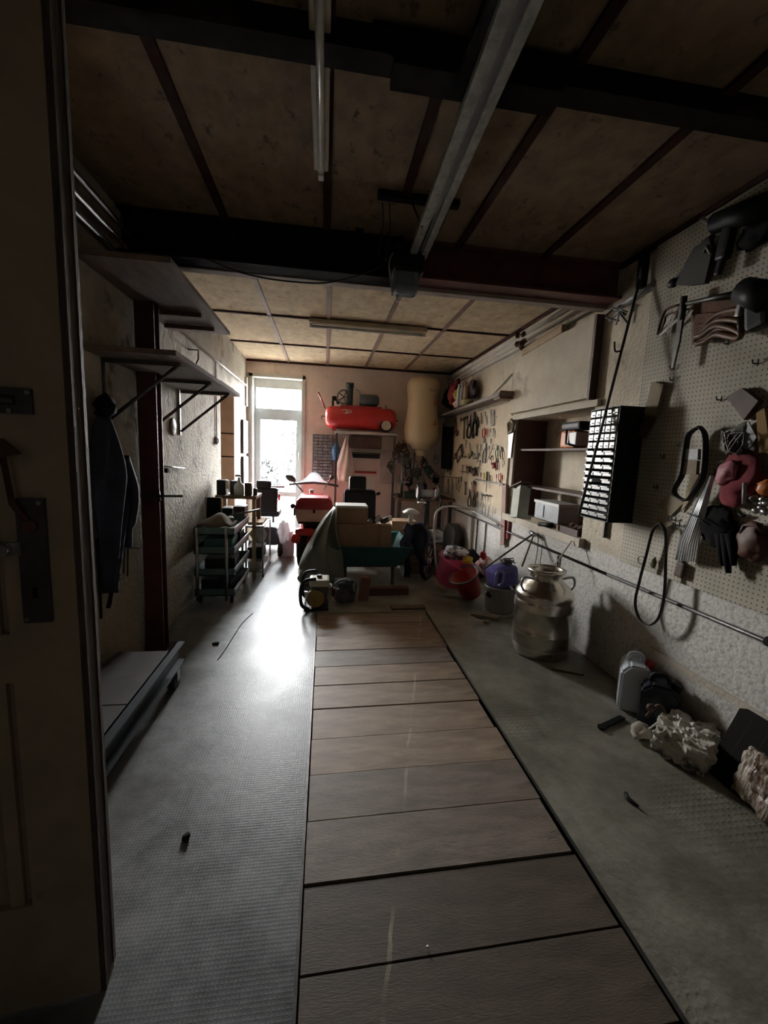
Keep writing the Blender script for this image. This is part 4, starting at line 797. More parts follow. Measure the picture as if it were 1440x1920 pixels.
# ---------------------------------------------------------------- drawer cabinet on the wall
t = thing('drawer_cabinet', 'black wall cabinet with many small clear drawers', 'cabinet', (1.95, 2.66, 1.12)); o = t.location
cz0, cz1, cy0, cy1, cx0 = 1.115, 1.87, 2.50, 2.80, 1.85
MB(o).box((cx0, cy0, cz0), (RW-.02, cy0+.006, cz1)).box((cx0, cy1-.006, cz0), (RW-.02, cy1, cz1)).box((cx0, cy0, cz1-.006), (RW-.02, cy1, cz1)).box((cx0, cy0, cz0), (RW-.02, cy1, cz0+.006)).box((RW-.03, cy0, cz0), (RW-.02, cy1, cz1)).build('case', black, t)
clear = mat('clear_drawer_plastic', (.55, .57, .56), .25, var=.3, scale=30)
zz = cz1-.012
for r_ in range(5):
    for c_ in range(5):
        y = cy0+.010+c_*.0565; MB(o).cbox((cx0+.045, y+.027, zz-.024), (.10, .05, .043), None, .004).cbox((cx0-.010, y+.027, zz-.03), (.012, .02, .006)).build('drawer', clear, t)
    zz -= .053
rows = 10; h = (zz-cz0-.012)/rows
for r_ in range(rows):
    for c_ in range(3):
        if (r_, c_) == (4, 1): continue
        y = cy0+.010+c_*.095; MB(o).cbox((cx0+.045, y+.045, zz-h*.5), (.10, .088, h*.62), None, .004).cbox((cx0-.008, y+.045, zz-h*.28), (.02, .08, .010), None, .002).build('drawer', clear, t)
    zz -= h
for y, z, lb in ((2.78, 1.0, 'farther'), (2.54, 1.0, 'nearer')):
    tag(MB((RW-.02, y, z)).box((RW-.028, y-.008, .96 if y > 2.6 else .91), (RW-.004, y+.008, 1.11)).build('hanging_strap', dsteel), lb+' of two thin dark straps under the drawer cabinet', 'strap', 'straps under the cabinet')

# ---------------------------------------------------------------- things on the recess sill
sz = NZ0+.002
t = thing('carton', 'narrow pale carton leaning at the left end of the recess sill', 'box', (2.02, 4.2, sz)); o = t.location
MB(o).cbox((2.06, 4.18, 1.06), (.12, .16, .34), (R(-8), R(6), 0), .004).build('carton_body', mat('pale_green_carton', (.50, .52, .44), .7, var=.25), t)
MB(o).cbox((2.06, 4.20, 1.24), (.15, .2, .01), (R(-22), R(4), .2)).build('open_flap', shw, t)
t = thing('plastic_tub', 'translucent grey plastic tub on the recess sill', 'tub', (2.12, 3.62, sz)); o = t.location
MB(o).poly([(2.05, 3.42, sz+.05), (2.24, 3.42, sz+.05), (2.24, 3.84, sz+.05), (2.05, 3.84, sz+.05)], (0, 0, .16)).build('tub_body', mat('cloudy_plastic', (.50, .54, .56), .35), t); MB(o).box((2.04, 3.41, sz+.20), (2.25, 3.85, sz+.225)).build('rim', whitep, t)
MB(o).cbox((2.046, 3.74, sz+.13), (.004, .14, .11)).build('paper_label', mat('bluish_paper', (.62, .66, .70), .7), t)
item('flat_carton', 'flat pale carton lying under the plastic tub', 'box', khaki, lambda b: b.box((2.035, 3.38, sz), (2.27, 3.87, sz+.045)), (2.1, 3.6, sz))
item('black_torch', 'black and blue torch lying in front of the plastic tub', 'torch', black, lambda b: b.cyl(oX(1012, 983, 2.02), oX(1035, 985, 2.02), .022), oX(1020, 984, 2.02))
item('tool_tray', 'dark brown tray with odd metal pieces at the near end of the sill', 'tray', leather, lambda b: (b.box((2.04, 3.10, sz), (2.3, 3.36, sz+.05)), [b.cbox((2.08+RND.random()*.15, 3.13+RND.random()*.2, sz+.06), (.03, .05, .03), (RND.random(), 1, 0)) for j in range(7)]), (2.1, 3.2, sz))
t = thing('orange_power_tool_case', 'orange and black container on the upper recess shelf', 'container', (2.2, 3.5, 1.622)); o = t.location
MB(o).cbox((2.19, 3.52, 1.70), (.14, .22, .15), None, .02).build('body', orange, t); MB(o).cbox((2.18, 3.42, 1.70), (.15, .12, .12), None, .01).build('white_face', whitep, t); MB(o).cbox((2.19, 3.47, 1.815), (.17, .28, .07), None, .02).build('lid', black, t); MB(o).tube([(2.10, 3.50, 1.78), (2.09, 3.48, 1.66), (2.10, 3.36, 1.64)], .01).build('handle', black, t)
item('leaning_plank', 'reddish brown plank leaning upright below the brick edge', 'plank', mat('pinkish_plank', (.36, .21, .17), .7, var=.25), lambda b: b.poly([(2.035, 4.40, .55), (2.035, 4.50, .52), (2.03, 4.56, 1.22), (2.03, 4.46, 1.22)], (-.02, 0, 0)), (2.03, 4.45, .9))
item('red_clip_strip', 'narrow red strip hanging beside the leaning plank', 'strip', redd, lambda b: b.box((2.03, 4.36, .62), (2.05, 4.39, .86)), (2.04, 4.37, .7))

# ---------------------------------------------------------------- back wall
t = thing('air_compressor', 'red air compressor tank on a shelf at the back wall', 'compressor', (.52, 6.85, 1.82)); o = t.location
ty, tz, tr = 6.84, 2.05, .175
MB(o).lathe((-.02, ty, tz), [(0, 0), (.10, .01), (.15, .04), (tr, .10), (tr, 1.04), (.15, 1.10), (.10, 1.13), (0, 1.14)], 36, axis=(1, 0, 0)).build('tank', redp, t)
MB(o).box((.22, ty-.1, tz+.15), (.86, ty+.1, tz+.19)).build('mounting_plate', redd, t)
MB(o).cbox((.36, ty, 2.33), (.10, .12, .18), None, .02).cyl((.36, ty, 2.42), (.36, ty, 2.55), .055).cyl((.30, ty, 2.56), (.42, ty, 2.56), .04).build('pump', mat('dark_teal_metal', (.05, .08, .09), .5), t)
w_ = MB(o); w_.tube([(.27+.105*cos(a*.3), ty-.1, 2.36+.105*sin(a*.3)) for a in range(21)], .012, closed=True)
for a in range(5): w_.cyl((.27, ty-.1, 2.36), (.27+.1*cos(a*1.257), ty-.1, 2.36+.1*sin(a*1.257)), .01, n=6)
w_.build('flywheel', dsteel, t)
MB(o).cyl((.52, ty, 2.34), (.80, ty, 2.34), .095).cyl((.8, ty, 2.34), (.83, ty, 2.34), .06).build('motor', mat('blue_grey_motor', (.12, .14, .16), .5), t)
MB(o).tube([(.45, ty, 2.50), (.52, ty, 2.48), (.53, ty, 2.36)], .01).build('pressure_pipe', steel, t)
MB(o).cyl((.10, ty, 2.2), (.10, ty, 2.30), .018).cbox((.13, ty, 2.34), (.09, .06, .07)).cyl((.18, ty-.04, 2.28), (.18, ty-.06, 2.28), .03).build('pressure_switch', black, t)
MB(o).cyl((.95, ty, 2.2), (.95, ty, 2.28), .018).build('valve', steel, t)
MB(o).cyl((-.02, ty, 2.18), (-.13, ty-.02, 2.42), .012).build('handle', redd, t)
MB(o).tube([(-.02, ty, 2.06), (-.07, ty, 2.06), (-.07, ty, 2.0)], .008).build('drain_pipe', dsteel, t)
MB(o).cyl((.94, ty-.17, 1.95), (.94, ty-.13, 1.95), .105).build('tyre', rubber, t); MB(o).cyl((.94, ty-.185, 1.95), (.94, ty-.14, 1.95), .075).cyl((.94, ty-.19, 1.95), (.94, ty-.18, 1.95), .02).build('wheel_hub', mat('cream_hub', (.62, .55, .42), .5), t)
MB(o).box((.10, ty-.1, 1.845), (.16, ty+.1, 1.90)).build('foot', redd, t)
MB(o).cyl((1.11, ty, 2.05), (1.15, ty, 2.05), .015).build('plug', dsteel, t)
# white swoosh mark and letters as on the tank
def decal(pts, name='white_mark'):
    b = MB(o); P = []
    for (u, v) in pts:
        a = v/tr; P.append(V((u, ty-(tr+.002)*cos(a), tz+(tr+.002)*sin(a))))
    b.poly(P, (0, -.002, .0)); b.build(name, whitep, t)
decal([(.21, .11), (.27, .13), (.36, .13), (.40, .10), (.34, .115), (.27, .11)]); decal([(.24, .06), (.30, .05), (.38, .075), (.40, .10), (.36, .085), (.30, .065)]); decal([(.30, .10), (.34, .10), (.33, .08), (.36, .07), (.32, .068), (.30, .08)])
t = thing('compressor_shelf', 'pale steel shelf frame carrying the red compressor', 'shelf', (.62, 6.9, .8)); o = t.location
MB(o).box((.14, 6.66, 1.80), (1.12, 7.09, 1.835)).build('shelf_plate', mat('pale_painted_steel', (.6, .57, .54), .5), t)
for x in (.17, 1.09): MB(o).box((x-.015, 6.68, .01), (x+.015, 6.71, 1.80)).build('leg', dsteel, t)
# organisers, bags, boxes below
t = thing('small_parts_organiser', 'tall grey panel of small parts drawers beside the window', 'organiser', (-.04, 7.08, 1.05)); o = t.location
MB(o).box((-.21, 7.02, 1.04), (.12, 7.095, 1.78)).build('frame', mat('brownish_grey', (.20, .17, .16), .6), t)
for r_ in range(14):
    for c_ in range(4):
        z = 1.065+r_*.051; x = -.195+c_*.079
        MB(o).box((x, 6.985, z), (x+.066, 7.03, z+.034)).build('drawer', mat('smoky_clear_plastic', (.40, .40, .42), .25, var=.6, scale=14, col2=(.16, .16, .18)), t)
item('plastic_bag', 'small blue bag hanging right of the parts organiser', 'bag', blue, lambda b: b.ball((.17, 6.93, 1.50), (.055, .04, .17), 3, .35, 2), (.17, 6.93, 1.5))
item('carrier_bag', 'pink and white carrier bag hanging below the compressor shelf', 'bag', bagm, lambda b: b.sheet(lambda u, v: (.33+(u-.5)*(.03+.26*min(1, v*1.6))*(1-.25*max(0, v-.8)*5), 6.86-.09*sin(pi*u)*min(1, v*2)+.015*sin(u*14+v*5), 1.76-.72*v), 22, 16, .006), (.33, 6.88, 1.76))
item('tool_box', 'dark brown tool box hanging under the compressor shelf', 'toolbox', leather, lambda b: (b.cbox((.64, 6.93, 1.68), (.52, .2, .20), None, .015), b.box((.60, 6.81, 1.64), (.68, 6.84, 1.74))), (.64, 6.93, 1.68))
item('metal_tray', 'black shallow tray with a shiny latch below the tool box', 'tray', black, lambda b: (b.cbox((.66, 6.97, 1.46), (.46, .12, .07), None, .01), b.box((.42, 6.9, 1.50), (.90, 7.05, 1.515))), (.66, 6.9, 1.46))
item('magnetic_strip', 'dark red bar fixed on the back wall behind the seat', 'bar', redd, lambda b: b.box((.44, 7.06, 1.17), (.86, 7.095, 1.205)), (.65, 7.07, 1.19))
item('cardboard_sheet', 'pale pinkish card panel under the metal tray on the back wall', 'card', mat('pinkish_card', (.60, .52, .50), .8), lambda b: b.box((.92, 7.07, 1.0), (1.2, 7.095, 1.58)), (1.0, 7.07, 1.3))
item('cardboard_sheet', 'white paper sheet hanging low on the back wall behind the seat', 'paper', whitep, lambda b: b.box((.50, 7.08, .72), (.84, 7.095, 1.12)), (.65, 7.08, .9))
t = thing('water_heater', 'big cream enamel water heater hanging in the back right corner', 'boiler', (1.54, 6.8, 1.6)); o = t.location
MB(o).lathe((1.54, 6.79, 1.60), [(0, 0), (.10, .005), (.14, .02), (.16, .07), (.22, .10), (.262, .17), (.280, .28), (.278, .42), (.250, .58), (.242, .70), (.256, .85), (.270, .97), (.262, 1.06), (.22, 1.12), (.12, 1.145), (0, 1.15)], 40).build('tank', creamp, t)
MB(o).lathe((1.54, 6.79, 1.50), [(0, 0), (.07, 0), (.08, .04), (.08, .12), (0, .12)]).build('bottom_cap', creamp, t)
for z, s_ in ((2.30, .045), (1.98, .06)):
    MB(o).poly([(1.66, 6.525-.0, z), (1.66+s_, 6.54, z+.01), (1.66+s_*.6, 6.53, z+s_*1.5)], (0, .06, 0)).build('warning_sticker', orange, t, 'orange sticker')
MB(o).box((1.58, 6.52, 2.50), (1.70, 6.56, 2.53)).build('name_plate', mat('faded_grey_print', (.38, .34, .26), .5), t)
for x in (1.46, 1.60): MB(o).tube([(x, 6.85, 1.55), (x, 6.88, 1.3), (x+.02, 7.05, 1.25), (x+.02, 7.08, 1.0)], .012).build('water_pipe', dsteel, t)
# dark workbench along the back wall
t = thing('workbench', 'dark narrow workbench along the back wall under the water heater', 'workbench', (1.5, 6.7, 0)); o = t.location
MB(o).box((1.13, 6.35, .80), (2.04, 7.08, .84)).build('bench_top', brownw, t)
for x, y in ((1.16, 6.4), (1.98, 6.4), (1.16, 7.0), (1.98, 7.0)): MB(o).box((x-.025, y-.025, 0), (x+.025, y+.025, .80)).build('leg', dsteel, t)
MB(o).box((1.16, 6.4, .25), (1.98, 7.0, .28)).build('lower_shelf', brownw, t)
t = thing('drill_press', 'old bench drill press standing on the back workbench', 'drill press', (1.22, 6.7, .84)); o = t.location
MB(o).cyl((1.24, 6.72, .86), (1.24, 6.72, 1.52), .022).build('column', steel, t); MB(o).cbox((1.24, 6.64, .86), (.2, .3, .035), None, .01).build('base', dsteel, t)
MB(o).cbox((1.24, 6.64, 1.42), (.14, .34, .14), None, .03).cyl((1.24, 6.52, 1.22), (1.24, 6.52, 1.38), .025).build('head', dsteel, t); MB(o).cbox((1.24, 6.60, 1.08), (.18, .2, .02)).build('table', steel, t)
MB(o).cyl((1.24, 6.52, 1.22), (1.24, 6.52, 1.14), .01).build('chuck', steel, t)
for a in range(3): MB(o).cyl((1.32, 6.56, 1.36), (1.34, 6.56+.12*cos(a*2.1), 1.36+.12*sin(a*2.1)), .006).build('feed_handle', black, t)
# clutter hanging around the corner: clamps and hoses, individually
cl = [('hanging_clamp', 'clamp', dsteel), ('hanging_chain', 'chain', rustm), ('hanging_hose', 'hose', black), ('gear_puller', 'tool', dsteel), ('cable_coil', 'cable', leather), ('pipe_fitting', 'fitting', steel), ('spray_gun', 'tool', greyp), ('hanging_hook', 'hook', dsteel)]
lbl = ['dark clamp hanging highest right of the white pipe at the back wall', 'rusty chain looped on the back wall left of the water heater', 'black hose loop hanging beside the drill press', 'spidery dark gear puller under the water heater', 'brown cable coil hanging under the water heater cap', 'pale pipe fitting on the back wall above the bench', 'grey spray gun hung in the back corner right of the heater cap', 'long dark hook in the back corner behind the grinder']
pp = [(1.16, 1.50), (1.30, 1.62), (1.38, 1.36), (1.46, 1.20), (1.66, 1.38), (1.28, 1.08), (1.86, 1.45), (1.80, 1.20)]
for (nm, ct, m_), lb, (x, z) in zip(cl, lbl, pp):
    b = MB((x, 7.0, z))
    b.tube([V((x+.05*cos(k*.7)*(1+.2*sin(k)), 7.04-.01*k/4, z+.08*sin(k*.7))) for k in range(12)], .012, n=6)
    b.cbox((x, 7.04, z+.04), (.06, .04, .10), (0, .4, 0), .01).cyl((x, 7.05, z+.12), (x, 7.095, z+.12), .01)
    tag(b.build(nm, m_), lb, ct, 'odds and ends hung in the back corner')
more = [('hanging_pulley', 'pulley', dsteel, 1.10, 1.32, 'dark pulley hanging just left of the drill press column'), ('hanging_bracket', 'bracket', rustm, 1.22, 1.62, 'rusty bracket above the drill press head'), ('hanging_strap', 'strap', leather, 1.36, 1.52, 'brown strap loop between the drill press and the water heater'),
 ('hanging_lamp', 'lamp', black, 1.42, 1.05, 'black work lamp hanging low above the bench'), ('hanging_wrench', 'wrench', dsteel, 1.56, 1.22, 'big dark wrench on the wall behind the water heater pipes'), ('hanging_filter', 'filter', greyp, 1.64, 1.10, 'grey filter cup on the back wall above the bench'),
 ('hanging_funnel', 'funnel', teal, 1.74, 1.28, 'teal funnel on the back wall right of the heater pipes'), ('hanging_tyre_tube', 'tube', blackm, 1.90, 1.12, 'black rubber tube loop in the back corner near the floor fan'), ('hanging_jack', 'jack', redd, 1.32, 1.20, 'dark red jack handle hanging right of the drill press'), ('hanging_basket', 'basket', steel, 1.50, 1.36, 'little wire basket below the heater cap')]
for i, (nm, ct, m_, x, z, lb) in enumerate(more):
    b = MB((x, 7.0, z)); rr = random.Random(i+40)
    b.tube([V((x+rr.uniform(.035, .06)*cos(k*.7), 7.03-.01*k/4, z+.07*sin(k*.7))) for k in range(10)], .011, n=6)
    b.cbox((x+rr.uniform(-.02, .02), 7.03, z-.02), (rr.uniform(.05, .11), .05, rr.uniform(.06, .14)), (0, rr.uniform(-.6, .6), 0), .012).cyl((x, 7.05, z+.10), (x, 7.095, z+.10), .01).cyl((x-.03, 7.0, z-.06), (x+.03, 7.02, z-.14), .012)
    tag(b.build(nm, m_), lb, ct, 'odds and ends hung in the back corner')
bx = [('paint_tin', 'dented grey paint tin on the workbench left of the vise', steel, (1.40, 6.6), .06, .14), ('glass_jar', 'dark jar of screws on the workbench beside the drill press', leather, (1.48, 6.75), .05, .11), ('spray_can', 'violet capped spray can on the workbench', purple, (1.56, 6.62), .033, .2), ('spray_can', 'black spray can on the workbench near the wall', black, (1.66, 6.85), .033, .22), ('oil_can', 'rust red oil can on the workbench', redd, (1.75, 6.55), .05, .16)]
for nm, lb, m_, (x, y), r_, h_ in bx:
    tag(MB((x, y, .842)).lathe((x, y, .842), [(r_, 0), (r_, h_*.8), (r_*.6, h_*.9), (r_*.4, h_), (0, h_)], 16).build(nm, m_), lb, nm.split('_')[-1], 'tins and cans on the workbench')
item('machine_vise', 'dark green machine box on the workbench below the drill press head', 'machine', mat('dark_machine_green', (.03, .05, .04), .5), lambda b: (b.cbox((1.36, 6.44, .89), (.28, .14, .10), None, .02), b.cbox((1.36, 6.44, .95), (.12, .1, .03))), (1.36, 6.44, .85))
# pedestal grinder
t = thing('pedestal_grinder', 'bench grinder with white wheels on a dark pedestal near the right wall', 'grinder', (1.72, 5.9, 0)); o = t.location
c = oY(801, 925, 5.9)
MB(o).lathe((c.x, 5.9, 0), [(.17, 0), (.17, .02), (.05, .05), (.045, c.z-.12), (.09, c.z-.10), (.09, c.z-.08), (0, c.z-.08)]).build('pedestal', dsteel, t)
MB(o).cyl(c-V((.10, 0, 0)), c+V((.10, 0, 0)), .055).build('motor', greyp, t)
for s_ in (-1, 1): MB(o).cyl(c+V((s_*.13, 0, 0)), c+V((s_*.155, 0, 0)), .07).build('grinding_wheel', whitep, t); MB(o).tube([c+V((s_*.15, .11*cos(a*.4+1), .11*sin(a*.4+1))) for a in range(9)], .016).build('wheel_guard', dsteel, t)
MB(o).tube(curve([c+V((.05, -.06, -.08)), c+V((.16, -.08, -.04)), c+V((.17, -.06, -.2)), c+V((.13, -.02, -.35))]), .012).build('cable', greyp, t)
MB(o).box(c+V((-.16, -.17, -.13)), c+V((-.05, -.07, -.115))).build('tool_rest', whitep, t)

# window-side wall radio and panel
for i, (z0, z1, lb, nm) in enumerate(((1.43, 1.93, 'black framed panel with two pale strips on the pillar left of the window', 'framed_panel'), (.97, 1.38, 'tall dark narrow panel hanging under the black framed one', 'narrow_cabinet'))):
    t = thing(nm, lb, 'panel', (LW+.01, 6.95, z0)); o = t.location
    MB(o).box((LW+.003, 6.62, z0), (LW+.04, 6.98, z1)).build('frame', black, t)
    if i == 0:
        for y in (6.70, 6.85): MB(o).box((LW+.04, y-.03, z0+.06), (LW+.045, y+.04, z1-.06)).build('pale_strip', greyp, t, 'pale grey strip')
    else: MB(o).box((LW+.04, 6.90, z0+.04), (LW+.045, 6.96, z1-.04)).build('glass_strip', greyp, t)
item('white_board', 'small white board fixed at the top left of the window', 'board', whitep, lambda b: b.box((LW+.002, 6.95, 2.16), (LW+.03, 7.08, 2.60)), (LW+.01, 7, 2.2))

# ---------------------------------------------------------------- carts and left-back clutter
t = thing('tool_trolley', 'tall four tier teal tool trolley against the left wall', 'trolley', (-1.03, 4.4, 0)); o = t.location
tx0, tx1, ty0, ty1 = -1.20, -.835, 4.04, 4.80
grey_t = mat('trolley_teal_grey', (.13, .22, .22), .45, .2, var=.3); edge_t = mat('lit_bright_edge', (.55, .58, .57), .4, .3)  # light along the tray edges is put into a brighter colour
for z, nm in ((.14, 'bottom'), (.34, ''), (.55, ''), (.735, 'top')):
    b = MB(o); b.box((tx0, ty0, z-.05), (tx1, ty1, z-.04)); 
    for lo, hi in (((tx0, ty0, z-.05), (tx0+.008, ty1, z+.02)), ((tx0, ty0, z-.05), (tx1, ty0+.008, z+.02)), ((tx0, ty1-.008, z-.05), (tx1, ty1, z+.02))): b.box(lo, hi)
    b.box((tx1-.008, ty0, z-.05), (tx1, ty1, z+.02)); b.build('tray', grey_t, t)
    MB(o).box((tx1-.002, ty0, z-.01), (tx1+.006, ty1, z+.022)).build('tray_edge', edge_t, t, 'bright edge coloured as lit')
for x, y in ((tx0+.03, ty0-.01), (tx1-.07, ty0-.01), (tx0+.03, ty1+.01), (tx1-.07, ty1+.01)): MB(o).cyl((x, y, .05), (x, y, .75), .014).build('upright', steel, t)
for x, y in ((tx0+.04, ty0+.06), (tx1-.04, ty0+.06), (tx0+.04, ty1-.06), (tx1-.04, ty1-.06)): MB(o).cyl((x-.012, y, .035), (x+.012, y, .035), .034).box((x-.014, y-.01, .04), (x+.014, y+.01, .095)).build('caster', rubber, t)
tg = 'things piled on the left trolleys'
trs = [('parts_box', 'box', 'dark teal box on the second tray of the tool trolley', (-1.0, 4.25, .51), (.26, .3, .13), tealp), ('parts_box', 'box', 'black box on the third tray of the tool trolley', (-1.0, 4.3, .30), (.28, .38, .14), black), ('parts_box', 'box', 'navy box on the bottom tray of the tool trolley', (-1.0, 4.35, .10), (.28, .5, .13), navy), ('parts_box', 'box', 'black case far back on the second tray of the tool trolley', (-1.0, 4.62, .51), (.26, .28, .12), black)]
for nm, ct, lb, (x, y, z), s_, m_ in trs: tag(MB((x, y, z)).cbox((x, y, z+s_[2]/2), s_, (0, 0, RND.uniform(-.1, .1)), .008).build(nm, m_), lb, ct, tg)
def draped(b):
    b.sheet(lambda u, v: (-1.18+.30*u, 4.07+.34*v, .76+.09*sin(pi*u)*sin(pi*v)+.015*sin(9*u+4*v)), 12, 10, .02)
item('folded_sack', 'brown folded sack on the top tray of the tool trolley', 'sack', mat('brown_sack', (.16, .13, .09), .9, var=.4), draped, (-1.0, 4.2, .75), tg)
t = thing('picture_frame', 'small dark framed board propped behind the sack on the tool trolley', 'frame', (-1.16, 4.5, .70)); o = t.location
MB(o).cbox((-1.13, 4.5, .85), (.14, .02, .27), (R(-6), 0, 0)).build('board', blackm, t); MB(o).tube([(-1.205, 4.515, .71), (-1.205, 4.485, .99), (-1.055, 4.485, .99), (-1.055, 4.515, .71)], .007, closed=True).build('frame', greyp, t)
item('long_screwdriver', 'long dark bar lying across the top of the tool trolley', 'bar', dsteel, lambda b: b.cyl((-.98, 4.5, .80), (-.70, 4.7, .845), .012), (-.9, 4.6, .8), tg)
item('brush_head', 'yellowish brush on the top tray of the tool trolley', 'brush', olive, lambda b: b.cbox((-.93, 4.35, .79), (.05, .12, .05), (0, 0, .3), .01), (-.93, 4.3, .78), tg)
# table behind
t = thing('side_table', 'small wooden table behind the tool trolley', 'table', (-.98, 5.1, 0)); o = t.location
MB(o).box((-1.22, 4.92, .93), (-.77, 5.34, .965)).build('table_top', brownw, t)
for x, y in ((-1.2, 4.95), (-.80, 4.95), (-1.2, 5.31), (-.80, 5.31)): MB(o).box((x-.02, y-.02, 0), (x+.02, y+.02, .93)).build('leg', palew if x > -1 and y < 5 else brownw, t)
item('speaker_box', 'left black box at the wall on the small table', 'box', black, lambda b: b.cbox((-1.17, 5.05, 1.05), (.10, .14, .17), None, .01), (-1.17, 5.05, .966), tg)
item('speaker_box', 'right black box beside a white card on the small table', 'box', black, lambda b: b.cbox((-1.05, 5.15, 1.045), (.09, .14, .155), None, .01), (-1.05, 5.15, .966), tg)
item('white_card', 'small white card between the two black boxes', 'card', whitep, lambda b: b.cbox((-1.105, 4.99, 1.085), (.035, .01, .10)), (-1.1, 4.99, 1.03), tg)
t = thing('spray_bottle', 'white spray bottle on the small table by the window', 'bottle', (-.975, 5.0, .966), tg); o = t.location
MB(o).lathe((-.975, 5.0, .966), [(.055, 0), (.058, .08), (.052, .12), (.02, .15), (.018, .18), (0, .18)], 20).build('bottle_body', whitep, t); MB(o).cyl((-.975, 5.0, 1.145), (-.975, 5.0, 1.17), .014).cbox((-.985, 5.0, 1.19), (.06, .02, .025), None, .005).build('spray_head', greyp, t)
item('brown_bottle', 'brown box shaped bottle right of the white spray bottle', 'bottle', leather, lambda b: b.cbox((-.87, 5.0, 1.04), (.08, .08, .145), None, .01), (-.87, 5, .966), tg)
item('small_can', 'small dark can at the right end of the small table', 'can', dsteel, lambda b: b.lathe((-.80, 5.03, .966), [(.025, 0), (.025, .08), (0, .085)]), (-.8, 5, .966), tg)
for i, (x, y, z, s_, m_, lb) in enumerate(((-1.12, 4.95, .70, .1, black, 'black bin standing on the floor crate under the small table'), (-.98, 5.0, .72, .09, leather, 'brown bin hanging under the right of the small table'))):
    item('bin', lb, 'bin', m_, lambda b: b.cbox((x, 5.12, z), (.13, .22, .22), None, .01), (x, 5.1, z-.11), tg)
# small steel cart
t = thing('steel_cart', 'small two tier steel cart right of the tool trolley', 'cart', (-.78, 5.2, 0)); o = t.location
for z in (.07, .60): MB(o).box((-.90, 4.93, z), (-.69, 5.6, z+.02)).build('tier', steel, t)
MB(o).box((-.692, 4.93, .055), (-.684, 5.6, .11)).build('tray_edge', edge_t, t)
for x, y in ((-.89, 4.94), (-.70, 4.94), (-.89, 5.59), (-.70, 5.59)): MB(o).cyl((x, y, .04), (x, y, .62), .011).build('upright', steel, t)
for x, y in ((-.89, 4.96), (-.70, 4.96), (-.89, 5.57), (-.70, 5.57)): MB(o).cyl((x-.01, y, .025), (x+.01, y, .025), .025).build('wheel', rubber, t)
item('clear_container', 'cloudy white container hanging inside the small steel cart', 'container', mat('cloudy_white', (.62, .62, .60), .4, var=.5, scale=14), lambda b: b.ball((-.79, 5.15, .47), (.09, .12, .10), 3, .25, 3), (-.79, 5.15, .4), tg)
item('white_box', 'white box on the bottom tier of the small steel cart', 'box', whitep, lambda b: b.cbox((-.80, 5.1, .135), (.16, .2, .09), None, .01), (-.8, 5.1, .09), tg)
item('folded_card', 'brown flat boxes lying on the small steel cart', 'box', card, lambda b: b.cbox((-.80, 5.2, .635), (.17, .35, .025), None, .004), (-.8, 5.2, .62), tg)
item('dark_case', 'dark case in the middle of the small steel cart', 'case', black, lambda b: b.cbox((-.80, 5.15, .28), (.18, .3, .14), None, .01), (-.8, 5.15, .21), tg)
# mobility scooter
t = thing('mobility_scooter', 'dark mobility scooter with a headrest seat below the window', 'scooter', (-.78, 6.1, 0)); o = t.location
MB(o).cbox((-.80, 6.0, .80), (.30, .10, .36), (R(-8), 0, 0), .04).build('backrest', mat('dark_grey_vinyl', (.02, .022, .028), .6, spec=.2), t)
MB(o).cbox((-.835, 5.98, 1.02), (.20, .07, .11), (R(-8), 0, 0), .03).build('headrest', black, t)
MB(o).cbox((-.80, 6.2, .60), (.34, .36, .09), None, .03).build('seat', mat('dark_grey_vinyl', (0, 0, 0)), t)
MB(o).cbox((-.78, 6.12, .30), (.34, .46, .26), None, .05).build('rear_body', mat('blue_black_fairing', (.05, .055, .08), .3), t)
MB(o).cbox((-.80, 6.55, .14), (.36, .5, .05), None, .02).build('floor_board', black, t)
for x in (-1.00, -.60): MB(o).cyl((x-.035, 6.0, .12), (x+.035, 6.0, .12), .12, n=24).build('wheel', rubber, t)
MB(o).cyl((-.78, 6.85, .11), (-.84, 6.85, .11), .11).build('wheel', rubber, t)
MB(o).box((-.635, 5.93, .80), (-.61, 5.96, .9)).build('reflector', redp, t)
MB(o).cyl((-.80, 6.8, .2), (-.80, 6.72, .92), .02).cyl((-.98, 6.72, .93), (-.62, 6.72, .93), .014).build('steering_column', dsteel, t)
item('white_bag', 'crumpled white plastic bag beside the mobility scooter', 'bag', thin('translucent_white_bag', (.80, .82, .84), .6), lambda b: b.ball((-.54, 5.75, .40), (.07, .12, .14), 3, .45, 6), (-.54, 5.75, .26))
item('plastic_canister', 'pale grey canister standing on the floor in front of the window', 'canister', mat('pale_grey_canister', (.45, .48, .52), .4), lambda b: (b.cbox((-.50, 6.0, .19), (.17, .2, .38), None, .03), b.cyl((-.5, 6.0, .38), (-.5, 6.0, .42), .025)), (-.5, 6, 0))

# ---------------------------------------------------------------- red motor scooter
t = thing('motor_scooter', 'red motor scooter with a top case seen from behind', 'scooter', (-.18, 5.7, 0)); o = t.location
sxm = -.15
def tor(c, R_, r, ax=(1, 0, 0), n=28):
    c = V(c); q = V(ax).to_track_quat('Z', 'Y').to_matrix(); return [c+q@V((R_*cos(2*pi*k/n), R_*sin(2*pi*k/n), 0)) for k in range(n)]
MB(o).tube(tor((-.27, 5.42, .225), .165, .06), .06, closed=True, n=10).build('rear_tyre', rubber, t)
MB(o).cyl((-.30, 5.42, .225), (-.24, 5.42, .225), .12).cyl((-.22, 5.42, .225), (-.32, 5.42, .225), .03).build('rear_rim', steel, t)
MB(o).tube(tor((-.20, 6.72, .225), .165, .06), .055, closed=True, n=10).build('front_tyre', rubber, t); MB(o).cyl((-.23, 6.72, .225), (-.17, 6.72, .225), .12).build('front_rim', steel, t)
MB(o).tube(curve([(-.2, 6.70, .24), (-.2, 6.66, .5), (-.2, 6.52, .92)]), .03).build('fork', dsteel, t)
